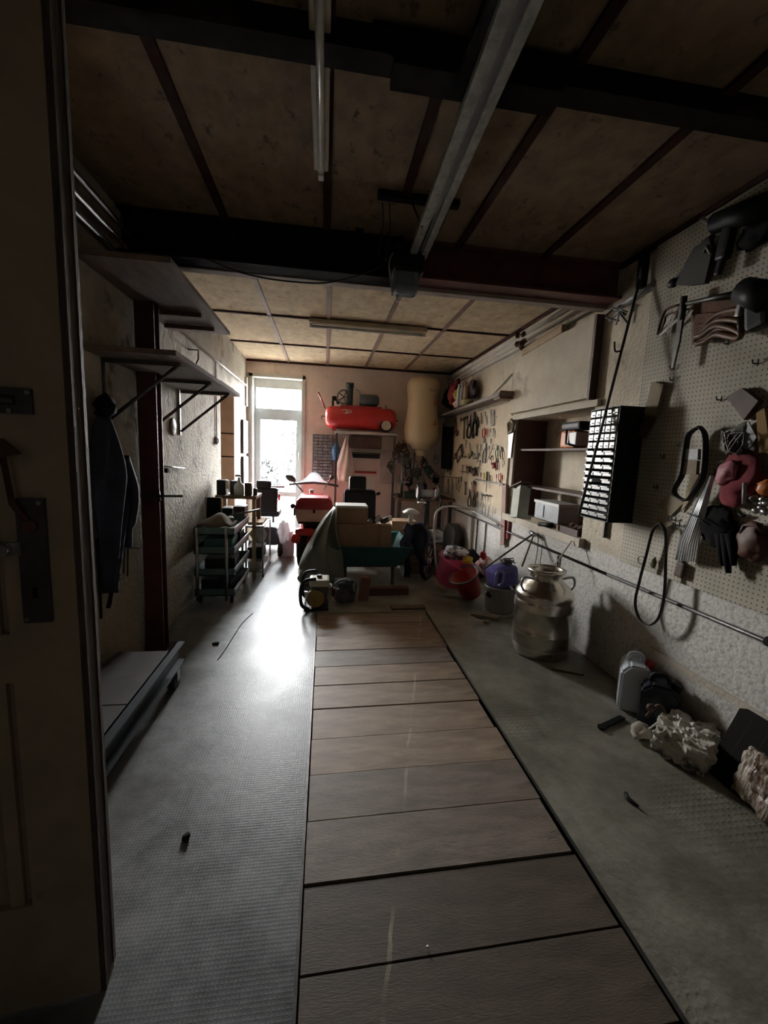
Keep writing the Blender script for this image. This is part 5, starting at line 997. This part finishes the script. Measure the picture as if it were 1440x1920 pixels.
# tail body
MB(o).cbox((-.24, 5.50, .45), (.24, .50, .10), (R(-10), 0, 0), .045).cbox((-.345, 5.36, .40), (.12, .26, .13), (R(-6), R(12), 0), .045).build('tail_fairing', redp, t)
MB(o).ball((-.36, 5.30, .42), (.045, .05, .06), 2).build('tail_light', mat('bright_red_lens', (.75, .02, .03), .15), t)
MB(o).cbox((-.14, 5.78, .56), (.28, .62, .12), (R(3), 0, 0), .05).build('saddle', black, t)
MB(o).cbox((-.16, 5.75, .36), (.26, .55, .28), None, .08).build('side_body', redp, t)
MB(o).cbox((-.18, 6.15, .20), (.30, .42, .10), None, .03).build('foot_board', black, t)
MB(o).cbox((-.18, 6.45, .55), (.36, .10, .65), (R(12), 0, 0), .045).build('leg_shield', redp, t)
MB(o).ball((-.2, 6.72, .42), (.09, .24, .10), 3).build('front_mudguard', redp, t)
MB(o).cyl((-.20, 5.40, .12), (-.10, 5.75, .16), .05, .035).build('silencer', steel, t)
MB(o).cbox((-.33, 5.37, .26), (.025, .12, .20), (R(20), 0, 0), .008).build('number_plate_holder', steel, t)
# top case
MB(o).poly([(-.335, 5.30, .62), (.085, 5.30, .62), (.115, 5.30, .775), (-.365, 5.30, .775)], (0, .36, 0)).build('top_case_lower', mat('beige_reflector', (.60, .36, .28), .35), t, 'pinkish beige lower half')
MB(o).poly([(-.37, 5.29, .775), (.12, 5.29, .775), (.09, 5.31, .885), (.05, 5.33, .92), (-.30, 5.33, .92), (-.34, 5.31, .885)], (0, .38, 0)).build('top_case_lid', redd, t, 'dark red lid'); MB(o).cbox((-.125, 5.284, .755), (.03, .02, .045), None, .006).build('case_lock', black, t)
MB(o).cbox((-.125, 5.50, .605), (.40, .40, .03), None, .01).build('case_rack', black, t)
for x in (-.395, .145): MB(o).ball((x, 5.40, .80), (.035, .03, .035), 2).build('turn_signal', black, t)
for x in (-.37, .12): MB(o).cbox((x, 5.31, .74), (.025, .03, .10), None, .006).build('side_catch', dsteel, t)
MB(o).tube([(-.52, 6.35, 1.0), (-.35, 6.42, 1.02), (-.16, 6.45, 1.03), (.03, 6.42, 1.02), (.20, 6.35, 1.0)], .018).build('handlebar', dsteel, t)
MB(o).sheet(lambda u, v: (-.16+(u-.5)*.44*(1-.35*v*v), 6.55-.10*sin(pi*u)*0+.12*(u-.5)**2*4*0-.10*v, 1.02+.17*v-.5*(u-.5)**2*v), 14, 6, .006).build('windscreen', thin('milky_screen', (.80, .82, .84), .7, .2), t)
for (px0, py0), (px1, py1), rx_ in (((568, 922), (545, 897), -.5), ((607, 917), (622, 895), .5)):
    a, b_ = oY(px0, py0, 6.35), oY(px1, py1, 6.30)
    MB(o).cyl(a, b_, .009, n=8).build('mirror_stalk', dsteel, t)
    if rx_ < 0: MB(o).ball(b_, (.085, .02, .045), 3, rot=(0, .5, 0)).build('mirror', dsteel, t)
    else: MB(o).ball(b_, (.03, .02, .03), 2).build('mirror', dsteel, t)

# ---------------------------------------------------------------- trailer with boxes and the seat behind
t = thing('garden_trailer', 'low garden trailer with a dark teal tub in the middle of the garage', 'trailer', (.55, 5.0, 0)); o = t.location
b = MB(o)
def tub(zf, x0, x1, y0, y1): return [(x0, y0, zf), (x1, y0, zf), (x1, y1, zf), (x0, y1, zf)]
lo = tub(.24, .16, .90, 4.62, 5.45); hi = tub(.46, .06, 1.01, 4.56, 5.52); lo2 = tub(.255, .18, .88, 4.64, 5.43); hi2 = tub(.46, .08, .99, 4.58, 5.50)
vs_ = lo+hi+lo2+hi2; fs_ = [(3, 2, 1, 0)]+[(i, (i+1) % 4, 4+(i+1) % 4, 4+i) for i in range(4)]+[(8, 9, 10, 11)]+[(8+i, 12+i, 12+(i+1) % 4, 8+(i+1) % 4) for i in range(4)]+[(4+i, 4+(i+1) % 4, 12+(i+1) % 4, 12+i) for i in range(4)]
b._new(vs_, fs_); b.build('tub', teal, t)
MB(o).tube([V(p) for p in tub(.465, .06, 1.01, 4.56, 5.52)], .010, closed=True).build('rim', tealp, t)
MB(o).box((.2, 4.7, .20), (.86, 5.4, .235)).cyl((.0, 5.0, .17), (1.06, 5.0, .17), .015).build('chassis', dsteel, t)
for x in (.02, 1.02): MB(o).cyl((x-.04, 5.0, .17), (x+.04, 5.0, .17), .17, n=24).build('wheel', rubber, t)
for x in (.25, .8): MB(o).box((x-.02, 4.66, 0), (x+.02, 4.70, .22)).build('support_leg', dsteel, t)
# boxes in the tub
t = thing('cardboard_box', 'large brown cardboard box standing in the teal trailer tub', 'box', (.45, 4.8, .27)); o = t.location
MB(o).cbox((.455, 4.80, .49), (.62, .34, .44), None, .004).build('box_body', card, t); MB(o).box((.60, 4.626, .28), (.645, 4.632, .71)).build('tape', mat('brown_tape', (.26, .16, .09), .4), t)
t = thing('cardboard_box', 'smaller cardboard box with a white top on the large box', 'box', (.32, 4.8, .715)); o = t.location
MB(o).cbox((.315, 4.80, .80), (.35, .28, .17), None, .004).build('box_body', card, t); MB(o).cbox((.31, 4.82, .90), (.36, .30, .028), None, .006).build('white_lid', whitep, t)
for i in range(6):
    lb = ['leftmost of the metal scraps', 'second metal scrap', 'shiny metal scrap', 'tallest of the metal scraps', 'brown metal scrap', 'rightmost of the metal scraps'][i]+' lying on the large cardboard box'
    x = .53+.043*i; y = 4.72+.03*(i % 2)
    tag(MB((x, y, .715)).cbox((x, y, .74+.012*(i % 3)), (.045, .06, .045+.02*(i % 3)), (.3*i, .2, .5*i), .008).cyl((x, y-.03, .745), (x+.02, y+.04, .775), .008).build('metal_scrap', (steel, dsteel, alu, rustm, leather, steel)[i]), lb, 'scrap', 'metal scraps on the large box')
t = thing('tarpaulin', 'grey green tarpaulin draped from the boxes down to the floor', 'tarpaulin', (.0, 4.6, 0)); o = t.location
def tp(u, v):
    top = V((.125-.01*u, 4.60+.34*u, .90-.03*u)); bc = curve([(.24, 4.50, .13), (.06, 4.47, .07), (-.12, 4.50, .12), (-.26, 4.66, .20), (-.24, 4.9, .24), (-.16, 5.15, .26)], 8)
    k = u*(len(bc)-1); i = min(int(k), len(bc)-2); bot = bc[i].lerp(bc[i+1], k-i)
    p = top.lerp(bot, v); p.x -= .05*sin(pi*v)*(.4+.6*sin(u*21+v*5+1)); p.y -= .06*sin(pi*v)*(.3+cos(u*17+v*3))+.015*sin(v*19+u*30)*sin(pi*v); p.z += .02*sin(v*11+u*6)*v*(1-v)*3; return p
MB(o).sheet(tp, 34, 22, .008).build('sheet', tarp, t)
item('plastic_lump', 'brownish crumpled bag on the floor at the foot of the tarpaulin', 'bag', mat('dusty_brown_bag', (.24, .20, .17), .6, var=.4), lambda b: b.ball((-.17, 4.72, .10), (.10, .13, .10), 3, .3, 8), (-.17, 4.7, 0))
t = thing('vehicle_seat', 'black high backed seat with a headrest behind the cardboard boxes', 'seat', (.48, 5.8, 0)); o = t.location
MB(o).cbox((.47, 5.62, .82), (.44, .10, .40), (R(-6), 0, 0), .06).build('backrest', mat('black_vinyl', (.018, .02, .024), .6, spec=.2), t)
MB(o).cbox((.435, 5.61, 1.10), (.23, .08, .20), (R(-6), 0, 0), .035).build('headrest', black, t); MB(o).cbox((.47, 5.90, .55), (.46, .48, .12), None, .04).build('seat_cushion', mat('black_vinyl', (0, 0, 0)), t)
MB(o).cyl((.47, 5.9, .0), (.47, 5.9, .5), .05).box((.25, 5.7, 0), (.7, 6.15, .04)).build('pedestal', dsteel, t); MB(o).cyl((.70, 5.62, .96), (.74, 5.60, .98), .02).build('armrest_knob', black, t)
# right of the trailer
item('jacket', 'dark blue jacket thrown over the right end of the trailer', 'jacket', mat('blue_jacket_cloth', (.035, .045, .085), .9, var=.4), lambda b: b.sheet(lambda u, v: (.90+.28*u+.03*sin(v*8), 4.62+.18*sin(u*3)-.06*v*sin(pi*u)+.02*sin(u*14), .66-.45*v*(.7+.3*u)+.05*sin(pi*u)+.03*sin(u*10+v*3)), 18, 14, .02), (1.0, 4.6, .5))
t = thing('bicycle_wheel', 'dark small wheel with bright spokes right of the trailer', 'wheel', (1.28, 4.86, .0)); o = t.location
MB(o).tube(tor((1.27, 4.86, .24), .21, .03, (.8, -.6, 0)), .028, closed=True, n=8).build('tyre', rubber, t)
q_ = V((.8, -.6, 0)).to_track_quat('Z', 'Y').to_matrix()
for k in range(8): MB(o).cyl((1.27, 4.86, .24), V((1.27, 4.86, .24))+q_@V((.2*cos(k*pi/4), .2*sin(k*pi/4), 0)), .004, n=6).build('spoke', alu, t)
MB(o).cyl(V((1.27, 4.86, .24))-V((.03, -.02, 0)), V((1.27, 4.86, .24))+V((.03, -.02, 0)), .03).build('hub', steel, t)
cl3 = [('metal_pot', 'pale round lamp shade standing among the clutter under the grinder', (1.16, 5.3, .62), whitep, 'lathe'), ('engine_block', 'dark engine block on the crate right of the trailer', (1.22, 5.25, .42), dsteel, 'block'), ('crate', 'brown wooden crate on the floor right of the trailer', (1.30, 5.3, 0), brownw, 'crate'), ('motor_casing', 'grey motor casing on the right side of the crate', (1.42, 5.2, .40), greyp, 'block'), ('rag_heap', 'dark heap of rags behind the pink basket', (1.82, 5.0, .0), blackm, 'heap'), ('cardboard_box', 'dim brown box standing behind the wheel', (1.10, 5.75, 0), card, 'box'), ('white_tray', 'small white tray lying above the dark engine block', (1.20, 5.12, .585), whitep, 'tray'), ('fan_housing', 'round dark fan housing against the far right wall', (1.84, 6.0, 0), dsteel, 'fan')]
for nm, lb, (x, y, z), m_, kd in cl3:
    b = MB((x, y, z))
    if kd == 'lathe': b.lathe((x-.02, y+.1, z), [(.03, 0), (.03, .10), (.10, .12), (.115, .14), (.05, .18), (0, .185)])
    elif kd == 'block': b.cbox((x, y, z+.08), (.16, .18, .15), (0, 0, .4), .02).cyl((x-.08, y-.08, z+.08), (x+.08, y-.1, z+.10), .04).cyl((x, y-.05, z+.12), (x+.02, y-.05, z+.165), .035)
    elif kd == 'crate':
        for zz_ in (0.0, .14, .28): b.box((x-.2, y-.2, z+zz_), (x+.2, y-.18, z+zz_+.10)).box((x-.2, y+.18, z+zz_), (x+.2, y+.2, z+zz_+.10)).box((x-.2, y-.18, z+zz_), (x-.18, y+.18, z+zz_+.1)).box((x+.18, y-.18, z+zz_), (x+.2, y+.18, z+zz_+.1))
        b.box((x-.18, y-.18, .36), (x+.18, y+.18, .395))
        for q1 in (-.17, .15):
            for q2 in (-.18, .16): b.box((x+q1, y+q2, z), (x+q1+.02, y+q2+.02, z+.38))
    elif kd == 'heap': b.ball((x, y, z+.14), (.2, .22, .16), 3, .35, 5)
    elif kd == 'box': b.cbox((x, y, z+.30), (.35, .3, .60), None, .01)
    elif kd == 'tray': b.cbox((x, y, z+.01), (.14, .1, .02), (0, 0, .3), .005)
    elif kd == 'fan': b.cyl((x+.16, y, .26), (x+.02, y, .26), .26, n=28).box((x-.05, y-.15, 0), (x+.15, y+.15, .03))
    tag(b.build(nm, m_), lb, nm.split('_')[-1])

# ---------------------------------------------------------------- engines on the floor
t = thing('petrol_engine', 'small petrol engine with a mustard cover in a curved roll frame on the floor', 'engine', (-.05, 3.98, 0)); o = t.location
MB(o).tube(curve([(-.12, 3.86, .02), (-.19, 3.84, .07), (-.20, 3.84, .22), (-.16, 3.85, .30), (-.06, 3.86, .315)]), .016).build('roll_frame', black, t)
MB(o).tube(curve([(-.12, 4.14, .02), (-.19, 4.14, .07), (-.20, 4.14, .22), (-.16, 4.14, .30), (-.06, 4.14, .315)]), .016).build('roll_frame', black, t)
MB(o).cbox((-.03, 4.0, .255), (.19, .2, .07), None, .02).build('fuel_tank', mat('cream_tank', (.60, .55, .42), .35), t); MB(o).cyl((-.03, 4.0, .29), (-.03, 4.0, .315), .025).build('tank_cap', black, t)
MB(o).cbox((-.04, 4.02, .14), (.17, .2, .17), (0, .1, 0), .02).build('engine_block', dsteel, t); MB(o).cyl((-.065, 3.87, .115), (-.065, 3.93, .115), .085).build('recoil_cover', mat('mustard_cover', (.36, .24, .05), .5, var=.4), t)
for k in range(6): MB(o).cbox((.06, 4.02, .10+.02*k), (.06, .14, .006)).build('cooling_fin', steel, t)
MB(o).cyl((-.16, 3.90, .11), (-.12, 3.90, .11), .012).cbox((-.15, 3.86, .17), (.03, .03, .05)).build('pull_handle', whitep, t); MB(o).box((-.17, 3.86, .0), (.06, 4.14, .02)).build('base', black, t)
t = thing('petrol_engine', 'dark blue grey engine lying right of the mustard one', 'engine', (.21, 4.08, 0)); o = t.location
MB(o).cbox((.22, 4.10, .13), (.20, .22, .20), (0, .15, .2), .03).build('engine_block', mat('blue_grey_iron', (.08, .095, .105), .5, .3, var=.5, scale=12), t)
MB(o).cyl((.19, 3.95, .12), (.19, 4.0, .12), .075).cyl((.19, 3.93, .12), (.19, 3.95, .12), .03).build('flywheel_cover', dsteel, t)
MB(o).tube(curve([(.12, 4.0, .22), (.20, 3.98, .27), (.29, 4.0, .24), (.31, 4.02, .14)]), .014).build('intake_pipe', greyp, t); MB(o).cbox((.12, 4.02, .14), (.06, .06, .08), (.3, 0, .2), .01).build('carburettor', rustm, t); MB(o).cbox((.26, 4.02, .25), (.09, .08, .04), (0, .2, 0), .01).build('air_filter', greenp if False else teal, t)
item('brick', 'pale red brick standing right of the two engines', 'brick', mat('dusty_brick', (.28, .14, .10), .9), lambda b: b.cbox((.43, 4.16, .125), (.10, .09, .25), (0, .08, 0), .006), (.43, 4.16, 0))
item('wood_beam', 'reddish brown timber lying on the floor under the trailer', 'timber', mat('red_brown_timber', (.14, .06, .04), .7), lambda b: b.cbox((.70, 4.32, .045), (.44, .09, .08), (0, 0, .02), .005), (.7, 4.3, 0))
item('scrap_plank', 'flat brown plank lying at the far end of the pit cover', 'plank', brownw, lambda b: b.cbox((.84, 3.90, .013), (.34, .09, .022), (0, 0, .03), .004), (.84, 3.9, 0))

# ---------------------------------------------------------------- right side floor
t = thing('milk_can', 'large shiny steel milk can with a narrow neck on the right floor', 'can', (1.73, 2.97, 0)); o = t.location
ribbed = [(.205, 0), (.215, .01), (.215, .06), (.218, .07)]
for k in range(5): ribbed += [(.209, .085+.02*k), (.223, .095+.02*k)]
ribbed += [(.215, .19), (.215, .36)]
for k in range(3): ribbed += [(.223, .365+.024*k), (.210, .377+.024*k)]
ribbed += [(.215, .45), (.22, .47), (.215, .49), (.17, .55), (.125, .585), (.118, .60), (.118, .635), (.14, .65), (.142, .672), (.115, .675)]
ribbed += [(.112, .66), (.105, .60), (0, .595)]
MB(o).lathe((1.73, 2.97, 0), ribbed, 48).build('can_body', mat('dented_stainless', (.70, .65, .57), .27, 1, var=.15, scale=5, bump=.25, bscale=7), t)
for s_ in (-1, 1): MB(o).tube(curve([(1.73+s_*.12, 2.93, .60), (1.73+s_*.20, 2.93, .61), (1.73+s_*.22, 2.93, .56), (1.73+s_*.20, 2.93, .51)]), .010).build('handle', steel, t)
MB(o).cyl((1.70, 2.75, .05), (1.70, 2.765, .05), .014).build('drain_plug', rustm, t, 'rusty drain plug')
MB(o).tube(curve([(1.66, 2.95, .62), (1.69, 2.94, .665), (1.80, 2.93, .66), (1.83, 2.95, .62)]), .006).build('neck_wire', dsteel, t)
t = thing('metal_pot', 'grey metal pot with a dark handle left of the milk can', 'pot', (1.73, 3.77, 0)); o = t.location
MB(o).lathe((1.73, 3.77, .02), [(.12, 0), (.135, .02), (.15, .25), (.155, .255), (.15, .26), (.14, .25), (.125, .03), (0, .03)], 36).build('pot_body', mat('grey_enamel', (.42, .41, .39), .4, var=.2), t)
MB(o).lathe((1.73, 3.77, 0), [(.155, 0), (.16, .012), (.14, .022), (0, .022)]).build('base_dish', mat('grey_enamel', (0, 0, 0)), t)
MB(o).tube(curve([(1.585, 3.72, .22), (1.545, 3.66, .24), (1.57, 3.62, .21)]), .018).build('handle', black, t)
t = thing('laundry_basket', 'violet plastic basket lying in the grey pot', 'basket', (1.74, 3.77, .28)); o = t.location
MB(o).cbox((1.74, 3.79, .38), (.26, .22, .20), (0, R(-8), R(12)), .055).build('basket_body', purple, t)
MB(o).tube(curve([(1.63, 3.66, .31), (1.62, 3.645, .42), (1.66, 3.64, .46), (1.69, 3.65, .42), (1.68, 3.65, .34), (1.65, 3.655, .30)]), .014).build('handle', mat('light_violet_plastic', (.34, .31, .62), .4), t, 'light violet handle')
item('tangled_cord', 'grey tangled cord on top of the violet basket', 'cord', dsteel, lambda b: [b.tube([V((1.78+.08*cos(k*.8+j)*(1-.05*k), 3.77+.07*sin(k*.9+j), .50+.012*j+.01*sin(k*2))) for k in range(12)], .006, n=6) for j in range(4)], (1.78, 3.77, .5))
t = thing('red_bucket', 'dark red bucket lying tilted left of the violet basket', 'bucket', (1.53, 4.05, 0)); o = t.location
ax = V((-.42, -.12, .8)).normalized()
MB(o).lathe((1.56, 4.08, .08), [(.10, 0), (.145, .24), (.15, .25), (.138, .25), (.09, .02), (0, .02)], 32, axis=ax).build('bucket_body', redp, t)
qx = ax.to_track_quat('Z', 'Y').to_matrix(); MB(o).tube([V((1.56, 4.08, .08))+ax*.25+qx@V((.155*cos(2*pi*k/28), .155*sin(2*pi*k/28), 0)) for k in range(28)], .01, closed=True).build('rim', dsteel, t)
t = thing('pink_basket', 'bright pink plastic laundry basket tilted by the right wall', 'basket', (1.45, 4.45, 0)); o = t.location
ax = V((.25, -.25, .8)).normalized(); c_ = V((1.40, 4.45, .12))
MB(o).lathe(c_, [(.13, -.02), (.15, 0), (.20, .27), (.21, .28), (.195, .28), (.14, .02), (0, .02)], 36, axis=ax).build('basket_body', pink, t)
MB(o).tube([(1.32, 4.28, .06), (1.25, 4.30, .10), (1.22, 4.34, .17)], .02).build('foot_bar', palew, t)
bg_ = [('striped_bag', 'blue and white striped bag inside the pink basket', (1.44, 4.38, .45), (.13, .12, .07), mat('striped_bag_cloth', (.62, .62, .60), .6, col2=(.08, .08, .16), scale=18, lo=.45, hi=.55), 'bag'),
 ('yellow_package', 'bright yellow package on top of the pink basket', (1.545, 4.24, .41), (.055, .03, .045), yellow, 'package'), ('magenta_bag', 'magenta bag hanging at the right of the pink basket', (1.545, 4.26, .31), (.07, .05, .08), mat('magenta_cloth', (.42, .03, .22), .6), 'bag'),
 ('white_rag', 'white and red crumpled rag between the pink basket and the wall', (1.78, 4.32, .33), (.09, .10, .10), mat('white_red_rag', (.62, .56, .50), .7, col2=(.45, .05, .06), scale=9, lo=.38, hi=.48), 'rag'),
 ('dark_shoe_bag', 'black bag on the floor between the pink basket and the red bucket', (1.60, 4.22, .10), (.06, .06, .09), blackm, 'bag'), ('red_tape_roll', 'small red cloth knot on top of the crumpled rag', (1.74, 4.30, .45), (.035, .03, .05), redp, 'cloth')]
for nm, lb, c_, r_, m_, ct in bg_: item(nm, lb, ct, m_, lambda b: b.ball(c_, r_, 3, .3, len(nm)), c_)
item('flip_flop', 'pale sandal sole lying on the floor under the pink basket', 'sandal', mat('pale_green_foam', (.36, .38, .32), .7), lambda b: b.ball((1.40, 4.22, .015), (.11, .05, .014), 3, rot=(0, 0, -.3)), (1.4, 4.2, 0))
item('wood_offcut', 'flat dusty wood offcut in front of the grey pot', 'wood', khaki, lambda b: (b.cbox((1.55, 3.62, .02), (.22, .06, .03), (0, 0, -.5), .006), b.cbox((1.50, 3.70, .012), (.16, .05, .02), (0, 0, -.1), .004)), (1.55, 3.6, 0))
item('paint_roller', 'small yellowish lump of rag beside the wood offcut', 'rag', khaki, lambda b: b.ball((1.50, 3.50, .022), (.035, .03, .022), 2, .2), (1.5, 3.5, 0))
# hand truck frame
t = thing('hand_truck', 'tall pale curved tube handle of a cart behind the pink basket', 'cart', (1.35, 4.6, 0)); o = t.location
hp = [V((1.38, 4.72, .03)), oY(815, 1040, 4.80), oY(815, 975, 4.85), oY(824, 955, 4.88), oY(845, 949, 4.95), oX(880, 955, 1.93), oX(935, 985, 1.98)]
MB(o).tube(curve(hp, 6), .013).build('handle_tube', mat('pale_grey_tube', (.48, .46, .42), .4, .3), t)
t = thing('green_wheelbarrow_frame', 'thin crossed rods leaning from the wall into the violet basket', 'rods', oX(1000, 1000, 1.9)); o = t.location
MB(o).cyl(oX(1000, 1001, 2.0), oY(908, 1066, 3.72), .009).build('long_rod', dsteel, t); MB(o).cyl(oX(1001, 1001, 2.0), oY(979, 1062, 3.55), .008).build('short_rod', brownw, t)
MB(o).cyl(oX(1003, 1003, 2.0), oX(995, 998, 2.02), .02).build('joint', steel, t)
item('thin_cane', 'pale thin cane leaning from the recess sill to the milk can', 'cane', mat('pale_cane', (.55, .50, .40), .6), lambda b: b.cyl(oX(1072, 1014, 2.0), oY(1036, 1066, 3.12), .005), oX(1072, 1014, 2.0))
item('wall_wire', 'thin dark wire hanging from the sill behind the milk can', 'wire', dsteel, lambda b: b.tube(curve([oX(1010, 990, 2.03), oX(1008, 1030, 2.035), oX(1002, 1064, 2.03)]), .004), oX(1010, 1000, 2.03))
# jerry cans
def jerry(name, label, x, y, w_, d_, h_, m_, cap, hm, rz):
    t = thing(name, label, 'canister', (x, y, 0), None, rz); z = V((0, 0, 0))
    b = MB(z); b.poly([(-w_/2, -d_/2, .004), (w_/2, -d_/2, .004), (w_/2, -d_/2, h_*.78), (w_*.30, -d_/2, h_), (-w_*.25, -d_/2, h_), (-w_/2, -d_/2, h_*.82)], (0, d_, 0)); bmesh.ops.bevel(b.b, geom=list(b.b.edges), offset=.014, segments=2, affect='EDGES'); b.build('body', m_, t)
    MB(z).tube(curve([(-w_*.28, 0, h_-.005), (-w_*.2, 0, h_+.035), (w_*.10, 0, h_+.04), (w_*.2, 0, h_-.005)]), .013).build('handle', hm, t)
    MB(z).cyl((w_*.36, 0, h_*.9), (w_*.42, 0, h_*1.03), .026).build('cap', cap, t)
jerry('white_canister', 'white plastic canister with a red cap by the right wall', 1.945, 2.21, .17, .22, .30, mat('white_cloudy_canister', (.66, .70, .76), .35, var=.12), redp, mat('white_cloudy_canister', (0, 0, 0)), R(-35))
jerry('black_canister', 'black and blue canister with a loop handle in front of the white one', 1.945, 2.01, .19, .14, .27, mat('dark_blue_canister', (.015, .022, .04), .35, var=.5, scale=5), black, black, R(-40))
# muddy engine bag
t = thing('wrapped_parcel', 'string tied crumpled white parcel lying on the right floor', 'parcel', (1.88, 1.84, 0)); o = t.location
MB(o).crumple((1.90, 1.76, .085), (.26, .24, .15), (0, 0, .5), .016, 14, 16, 2, True).build('wrapping', mat('white_black_wrapping', (.58, .54, .46), .5, col2=(.06, .05, .04), scale=11, lo=.36, hi=.46, bump=.6, bscale=30), t)
MB(o).ball((1.78, 1.93, .03), (.07, .05, .03), 3, .3, 5, (0, 0, .8)).build('torn_flap', mat('torn_white_flap', (.55, .50, .42), .6), t)
MB(o).tube(curve([(1.80, 1.90, .06), (1.86, 1.86, .15), (1.92, 1.80, .165), (1.98, 1.74, .12)]), .005).tube(curve([(1.84, 1.74, .05), (1.88, 1.80, .16), (1.94, 1.88, .16), (1.98, 1.94, .10)]), .005).build('string', whitep, t)
MB(o).tube(curve([(1.82, 1.95, .10), (1.84, 1.90, .20), (1.87, 1.87, .15)]), .008).ball((1.82, 1.93, .17), (.022, .02, .022), 2, .2).build('knot', leather, t)
t = thing('car_mat', 'dark ribbed rubber mat standing against the near right wall', 'mat', (2.0, 1.5, 0)); o = t.location
MB(o).poly([(1.93, 1.66, .0), (1.93, 1.13, .0), (2.04, 1.13, .36), (2.04, 1.60, .36), (2.035, 1.63, .345)], (-.012, 0, .004)).build('mat_body', mat('grey_black_rubber', (.016, .013, .011), .9, spec=.2), t)
for k in range(6): MB(o).cyl((1.93, 1.60-.08*k, .03), (2.022, 1.56-.08*k, .33), .005, n=6).build('rib', rubber, t)
item('wrapped_bundle', 'rumpled brown and white plastic bundle in front of the ribbed mat', 'bundle', mat('brown_white_plastic', (.60, .54, .44), .35, col2=(.14, .08, .05), scale=10, lo=.42, hi=.58, stretch=(1, 3, .7), bump=.8, bscale=16), lambda b: b.crumple((1.955, 1.37, .13), (.10, .28, .23), (0, R(14), 0), .011, 11, 18, 5, True), (1.9, 1.42, 0))
# little things on the floor
item('flat_bar', 'flat dark bar lying on the floor in front of the black canister', 'bar', black, lambda b: (b.cbox((1.69, 2.045, .008), (.21, .035, .012), (0, 0, R(22)), .003), b.cyl((1.595, 2.005, .004), (1.595, 2.005, .016), .022)), (1.69, 2.04, 0))
item('thin_rod', 'thin dark rod lying on the floor right of the milk can', 'rod', rustm, lambda b: b.cyl((1.66, 2.66, .008), (1.85, 2.56, .008), .007), (1.75, 2.6, 0))
item('bent_bolt', 'small bent black bolt lying on the near right floor', 'bolt', black, lambda b: b.tube([oZ(1173, 1487, .01), oZ(1178, 1498, .008), oZ(1187, 1505, .008), oZ(1197, 1512, .008)], [.009, .009, .006, .006]), oZ(1180, 1495, .01))
item('black_nut', 'small black lump lying on the near left floor', 'lump', blackm, lambda b: b.ball(oZ(350, 1570, .008), (.016, .018, .012), 2, .4), oZ(350, 1568, .01))
item('white_crumb', 'tiny white crumb on the pit cover near the camera', 'crumb', whitep, lambda b: b.ball((.345, 1.06, .004), (.005, .004, .003), 2, .4), (.345, 1.06, .006))
item('leaf_debris', 'dry black leaf scrap at the foot of the red post', 'leaf', blackm, lambda b: b.ball((-.80, 3.2, .008), (.03, .02, .006), 2, .4), (-.8, 3.2, 0))

# ---------------------------------------------------------------- outside the window
gr = mat('pale_yard_gravel', (.35, .34, .30), .9)
tag(MB((0, 20, -.1)).box((-30, 7.6, -.25), (30, 60, -.1)).build('yard_ground', gr), 'pale yard ground outside the window', 'ground', None, 'structure')
leafm = mat('dark_winter_foliage', (.020, .022, .023), .9, var=.4, scale=3)
def tree(label, x, y, h, r, seed):
    rr = random.Random(seed); t = thing('tree', label, 'tree', (x, y, -.1), 'trees outside the window')
    MB(t.location).cyl((x, y, -.1), (x+.05, y, h*.6), .07, .04).build('trunk', leafm, t)
    b = MB(t.location)
    for k in range(420):
        th = rr.uniform(0, 2*pi); u = rr.random(); rad = r*(rr.random()**.5)*math.sqrt(max(.05, 1-u*u*.8)); p = V((x+rad*cos(th), y+rad*sin(th), h*.25+u*h*.75))
        s_ = rr.uniform(.05, .16); e = eul((rr.random()*6, rr.random()*6, rr.random()*6)).to_3x3()
        b._new([p+e@V(v)*s_ for v in ((1, 0, 0), (-.3, .7, 0), (-.3, -.7, .2), (0, 0, .6))], [(0, 1, 2), (0, 1, 3), (1, 2, 3), (2, 0, 3)])
    for k in range(14):
        th = rr.uniform(0, 2*pi); b.cyl((x, y, h*.3), (x+r*.8*cos(th), y+r*.8*sin(th), h*rr.uniform(.6, 1)), .02, .006, n=5)
    b.build('crown', leafm, t)
tree('leafless bushy tree standing left outside the window', -2.75, 12.6, 2.0, .9, 3)
tree('leafless bushy tree standing right outside the window', -.95, 13.4, 2.2, .95, 4)
tree('small shrub close outside the window', -1.45, 10.4, 1.3, .5, 5)
